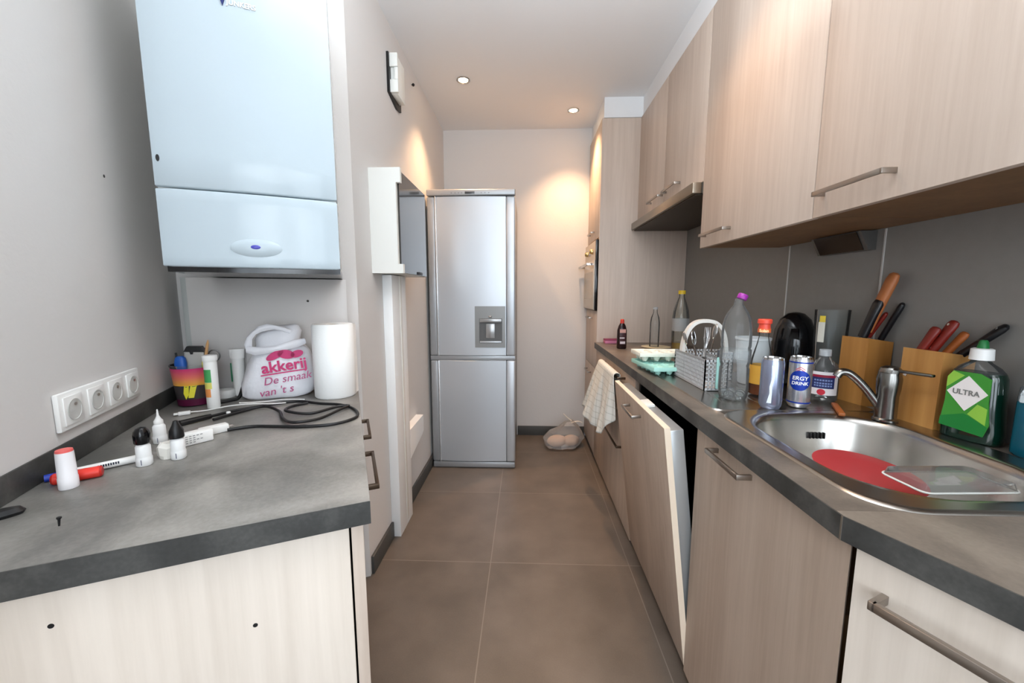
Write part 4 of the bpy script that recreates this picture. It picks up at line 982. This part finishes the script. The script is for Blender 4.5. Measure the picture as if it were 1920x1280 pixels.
t = thing('tablet_tube', 'tall white tablet tube with a green and orange label before the pen tub', 'tube', uv(-.402, 1.442, Z), TH)
B = PM[t]
m = MB(); m.lathe([(.0165, 0), (.0172, .002), (.0172, .146), (.016, .148)], 32, M=B); m.build('body', WHITE, t)
m = MB(); m.lathe([(.019, .147), (.0195, .150), (.0195, .162), (.018, .165), (.001, .165)], 32, M=B); m.build('stopper', WHITE, t)
fn = wrapz(0, 0, .0172, -PI/2-.35)
def tp_(z0, z1, mat, nm, par, x0=-.017, x1=.010):
    m = MB(); m.loft([[B @ Vector(fn(x0+(x1-x0)*i/8, z, .0004)) for i in range(9)] for z in (z0, z1)], cap=False, closed=False); return m.build(nm, mat, par)
tp_(.082, .122, flat('tube_green', (70, 160, 90), .4), 'label', t)
tp_(.062, .0815, flat('tube_yellow', (222, 214, 110), .4), 'label_lower', t)
tp_(.036, .0615, flat('tube_orange', (232, 150, 84), .4), 'label_lower', t, -.017, .006)

# little bottles
def dropper(label, u_, v_, white_tip, capcol):
    t = thing('dropper_bottle', label, 'bottle', uv(u_, v_, Z), TH, 'little dropper bottles')
    B = PM[t]
    m = MB(); m.lathe([(.012, 0), (.0135, .002), (.0135, .016), (.0126, .018), (.0126, .019), (.0124, .021), (.0122, .040), (.010, .044), (.008, .047)], 24, M=B); m.build('body', flat('bottle_white', (228, 229, 228), .4), t)
    if white_tip:
        m = MB(); m.lathe([(.009, .046), (.009, .054), (.006, .058), (.0025, .066), (.0015, .080), (.001, .081)], 18, M=B); m.build('dropper_tip', flat('tip_white', (222, 222, 220), .4), t)
    elif capcol == 'bulb':
        m = MB(); m.lathe([(.0115, .046), (.0135, .049), (.0138, .064), (.0125, .072), (.008, .079), (.001, .081)], 20, M=B); m.build('cap', BLACKG, t)
    else:
        m = MB(); m.lathe([(.0125, .046), (.013, .049), (.0125, .062), (.007, .074), (.004, .083), (.001, .084)], 18, M=B); m.build('cap', BLACK, t)
    m = MB(); m.loft([[B @ Vector(wrapz(0, 0, .0135, -PI/2)(x, z, .0003)) for x in (-.0006, .0006)] for z in (.004, .015)], cap=False, closed=False); m.build('label_line', flat('line_blue', (60, 66, 96), .5), t)
    return t
dropper('small white dropper bottle with a pointed white tip, rearmost of the little bottles', -.428, 1.140, True, None)
dropper('small white bottle with a black cone cap, by the charger', -.352, 1.012, False, None)
dropper('small white bottle with a round black bulb cap, beside the white marker', -.404, .998, False, 'bulb')
m = MB(); m.super([(0, 0, 0, .012, .011, 2.2), (.008, 0, 0, .016, .014, 2), (.022, .001, 0, .017, .013, 2), (.032, .002, 0, .010, .008, 2)], 14, M=Matrix.Translation(uv(-.378, 1.030, Z)), wob=.007, ws=60)
o = m.build('crumpled_wrapper', flat('wrapper_white', (226, 222, 214), .7), origin=uv(-.378, 1.030, Z), ang=15); tag(o, 'crumpled white paper wrapper between the little bottles', 'wrapper')
# glue stick, markers
t = thing('glue_stick', 'white glue stick with a red end, standing upright near the worktop front', 'glue stick', uv(-.486, .930, Z), TH)
B = PM[t]
m = MB(); m.lathe([(.0128, 0), (.0134, .002), (.0134, .020), (.0128, .021), (.0122, .060), (.0118, .068)], 28, M=B); m.build('barrel', flat('stick_white', (238, 236, 238), .35), t)
m = MB(); m.lathe([(.0118, .068), (.0110, .072), (.001, .0722)], 28, M=B); m.build('end_disc', flat('stick_red', (224, 96, 92), .4), t)
t = thing('red_marker', 'thick red marker lying behind the upright glue stick', 'marker', uv(-.487, .960, Z), TH)
a_, b_ = uv(-.517, .953, Z+.0105), uv(-.458, .966, Z+.0105); d_ = (b_-a_).normalized()
m = MB(); m.cyl(a_, b_, .0105, .0105, 20); m.build('barrel', flat('marker_red', (222, 58, 46), .35), t)
m = MB(); m.cyl(a_-d_*.003, a_, .0085, .0105, 20); m.cyl(b_, b_+d_*.003, .0105, .0085, 20); m.build('end_cap', flat('marker_red_dark', (190, 40, 34), .4), t)
t = thing('white_marker', 'long white marker with a blue cap lying behind the red one', 'marker', uv(-.47, 1.0, Z), TH)
a_, b_ = uv(-.540, .972, Z+.0075), uv(-.504, .989, Z+.0075); c_ = uv(-.418, 1.026, Z+.0075)
m = MB(); m.cyl(a_, b_, .0068, .0075, 16); m.build('cap', flat('marker_blue', (28, 56, 160), .3), t)
m = MB(); m.cyl(b_, c_, .0075, .0075, 16); bl = m.build('barrel', WHITE, t)
m = MB()
dd_ = (c_-b_).normalized(); sd_ = dd_.cross(Vector((0, 0, 1)))
for i in range(9):
    q = b_+dd_*(.030+.0035*i); m.box(-.0012, .0012, -.0025, .0025, -.0003, .0003, M=Matrix.Translation(q+sd_*.0072+Vector((0, 0, .0022))) @ Matrix((dd_, Vector((0, 0, 1)), sd_)).transposed().to_4x4())
m.build('barrel_print', flat('print_navy', (40, 44, 60), .5), bl)

# charger, white box, cables
t = thing('power_adapter', 'white rectangular power adapter with grey print on the left worktop', 'adapter', uv(-.352, 1.105, Z), TH)
M = PM[t] @ Matrix.Rotation(.55, 4, 'Z')
m = MB(); m.box(-.034, .034, -.014, .014, 0, .028, .003, M=M); ab = m.build('housing', WHITE, t)
m = MB()
for j in range(4):
    for i in range(3+(j % 2)*2): m.box(-.020+.007*i, -.0155+.007*i, -.0144, -.0139, .006+.005*j, .008+.005*j, M=M)
m.build('print', flat('adapter_print', (150, 150, 150), .6), ab)
t = thing('plug_charger', 'small white plug charger lying behind the adapter', 'charger', uv(-.330, 1.165, Z), TH)
M = PM[t] @ Matrix.Rotation(.55, 4, 'Z')
m = MB(); m.box(-.030, .030, -.012, .012, 0, .020, .003, M=M); m.build('housing', WHITE, t)
m = MB(); m.cyl(M @ Vector((.030, -.005, .010)), M @ Vector((.042, -.005, .010)), .002, seg=8); m.cyl(M @ Vector((.030, .005, .010)), M @ Vector((.042, .005, .010)), .002, seg=8); m.build('pins', CHROME, t)

CABLE = flat('black_cable', (20, 20, 21), .45)
def cable(label, pts, r, mat=CABLE, name='power_cable', plug=None):
    P_ = [uv(a, b, .9012+c) for a, b, c in pts]
    o = MB().tube(P_, r, 10, 8).build(name, mat, origin=tuple(P_[0]))
    if plug:
        m = MB(); m.tube([uv(a, b, .9+c) for a, b, c in plug], .0068, 12, 4, rend=.0085); m.build('plug', BLACK, o)
    return tag(o, label, 'cable', 'cables on the left worktop')
cable('long black power cable looped over the left worktop', [(-.300, 1.158, .006), (-.25, 1.172, .004), (-.195, 1.150, .004), (-.12, 1.118, .004), (-.05, 1.110, .004), (.004, 1.150, .004), (.004, 1.225, .004), (-.035, 1.300, .004), (-.10, 1.345, .004), (-.17, 1.400, .004), (-.26, 1.385, .004), (-.33, 1.352, .005), (-.37, 1.315, .006), (-.412, 1.275, .008)], .0041, plug=[(-.375, 1.310, .008), (-.40, 1.288, .0085), (-.43, 1.262, .0085)])
cable('second loop of black cable crossing the first on the left worktop', [(-.36, 1.275, .005), (-.30, 1.345, .005), (-.25, 1.352, .009), (-.205, 1.295, .005), (-.185, 1.215, .005), (-.15, 1.150, .009), (-.09, 1.170, .006), (-.035, 1.235, .009), (-.015, 1.275, .006), (-.05, 1.275, .006), (-.12, 1.235, .005), (-.185, 1.275, .010), (-.175, 1.340, .005), (-.135, 1.362, .005)], .0041)
cable('thick black flex rising behind the carrier bag to the tablet tube', [(-.40, 1.470, .006), (-.37, 1.490, .006), (-.352, 1.510, .008), (-.345, 1.540, .035), (-.335, 1.560, .070), (-.325, 1.565, .086)], .0055)
t = thing('charging_cable', 'white charging cable with its plug end on the left worktop', 'cable', uv(-.43, 1.39, .9), TH)
P_ = [uv(a, b, .9+c) for a, b, c in ((-.445, 1.388, .006), (-.41, 1.402, .003), (-.35, 1.398, .011), (-.29, 1.385, .014), (-.24, 1.380, .010), (-.20, 1.392, .006))]
m = MB(); m.tube(P_, .0018, 8, 8); m.build('lead', WHITE, t)
M = Matrix.Translation(uv(-.462, 1.383, .9006)) @ Matrix.Rotation(TH+.25, 4, 'Z')
m = MB(); m.box(-.010, .018, -.0065, .0065, 0, .010, .002, M=M); m.build('plug', WHITE, t)
m = MB(); m.box(-.020, -.0102, -.0055, .0055, .003, .008, .0005, M=M); m.build('plug_tip', WHITEM, t)
cable('white lead passing in front of the carrier bag', [(-.33, 1.415, .012), (-.27, 1.440, .003), (-.21, 1.445, .003), (-.15, 1.42, .003)], .0018, WHITE, 'charging_cable')
m = MB(); m.lathe([(.005, 0), (.0055, .001), (.0055, .011), (.004, .012)], 14, M=Matrix.Translation(uv(-.337, 1.325, .9006))); o = m.build('white_block', WHITE, origin=uv(-.337, 1.325, .9006)); tag(o, 'tiny white block alone on the left worktop beside the black cable', 'block')
# odd dark things
m = MB(); m.super([(0, 0, 0, .024, .009, 2.4), (.005, 0, 0, .027, .011, 2.2), (.012, 0, 0, .022, .008, 2), (.014, 0, 0, .011, .004, 2)], 24, M=Matrix.Translation(uv(-.522, .838, Z)) @ Matrix.Rotation(TH+.45, 4, 'Z')); o = m.build('black_case', BLACK, origin=uv(-.522, .838, Z)); tag(o, 'flat black object at the left end of the worktop by the upstand', 'case')
M = Matrix.Translation(uv(-.419, .770, .9085)) @ Matrix.Rotation(PI/2+.12, 4, 'Y')
m = MB(); m.cyl(M @ Vector((-.006, 0, 0)), M @ Vector((.006, 0, 0)), .0018, .0012, 10); m.cyl(M @ Vector((-.008, 0, 0)), M @ Vector((-.006, 0, 0)), .003, .003, 12); o = m.build('screw', BLACK, origin=uv(-.419, .770, .9005)); tag(o, 'small black screw lying near the worktop front edge', 'screw')
o = MB(RF).ball((-.5495, 1.328, 1.544), .001, .004, .004).build('wall_nail', flat('nail_dark', (60, 58, 56), .5), origin=uv(-.55, 1.328, 1.544), rotz=TH); tag(o, 'dark nail head on the bare left wall beside the boiler', 'nail')

# =================================================================== LIGHT
WARM = (1., .60, .33)
def spot(label, x, y, power):
    t = thing('ceiling_spotlight', label, 'spotlight', (x, y, CZ-.004), 0, 'ceiling spotlights')
    m = MB(); m.lathe([(.043, CZ-.0005), (.043, CZ-.005), (.036, CZ-.007), (.030, CZ-.004), (.030, CZ-.0005)], 32, c=(x, y, 0), cap=False); m.build('ring', CHROME, t)
    m = MB(); m.lathe([(.0295, CZ-.0035), (.012, CZ-.005), (.001, CZ-.0055)], 24, c=(x, y, 0)); m.build('lamp', flat('lamp_glow', (255, 214, 160), .4, emit=40.), t)
    L = bpy.data.lights.new('spot_beam', 'SPOT'); L.energy = power; L.color = WARM; L.spot_size = math.radians(98); L.spot_blend = .9; L.shadow_soft_size = .03
    o = bpy.data.objects.new('spot_beam', L); COL.objects.link(o); o.location = (x, y, CZ-.02); return t
spot('left-hand glowing ceiling spotlight, nearer the camera of the two in view', -.401, 2.60, 70)
spot('right-hand glowing ceiling spotlight by the tall cabinet', .340, 3.03, 85)
spot('ceiling spotlight in front of the middle wall cabinet', .42, 1.46, 34)
def area(name, loc, rot, sx, sy, power, col):
    L = bpy.data.lights.new(name, 'AREA'); L.shape = 'RECTANGLE'; L.size = sx; L.size_y = sy; L.energy = power; L.color = col
    o = bpy.data.objects.new(name, L); COL.objects.link(o); o.location = loc; o.rotation_euler = rot; return o
for a, b in wx: area('window_daylight', ((a+b)/2, -2.84, (WZ0+WZ1)/2), (PI/2, 0, 0), b-a, WZ1-WZ0, 55, (.80, .90, 1.))
area('ceiling_fill', (.1, .35, CZ-.03), (0, 0, 0), .9, .7, 9, (.97, .98, 1.))  # added fill under the ceiling to light the corridor, no fitting here
area('upward_fill', (.22, .62, 1.95), (PI, 0, 0), .6, .35, 36, (.86, .93, 1.))  # added unseen fill, aimed up to brighten the ceiling
wd = bpy.data.worlds.new('world'); S.world = wd; wd.use_nodes = True
L = bpy.data.lights.new('rear_fill_light', 'POINT'); L.energy = 22; L.shadow_soft_size = .35; L.color = (.94, .97, 1.)  # added fill behind the camera for ceiling and walls, no lamp stands there
o = bpy.data.objects.new('rear_fill_light', L); COL.objects.link(o); o.location = (.1, -1.0, 1.75)
bg = wd.node_tree.nodes['Background']; bg.inputs['Color'].default_value = (.75, .85, 1, 1); bg.inputs['Strength'].default_value = .6

# =================================================================== CAMERA
yaw, pitch, roll = .0362, .121, -.0005
Fd = Vector((-math.sin(yaw)*math.cos(pitch), math.cos(yaw)*math.cos(pitch), -math.sin(pitch)))
Rt = Vector((math.cos(yaw), math.sin(yaw), 0)); Up = Rt.cross(Fd)
cm = bpy.data.cameras.new('camera'); cm.sensor_width = 36; cm.lens = 725/1920*36; cm.clip_start = .02
co = bpy.data.objects.new('camera', cm); COL.objects.link(co)
Mx = Matrix((Rt, Up, -Fd)).transposed().to_4x4(); Mx.translation = (0, 0, 1.25); co.matrix_world = Mx
S.camera = co
S.view_settings.view_transform = 'Standard'
S.view_settings.exposure = -.10
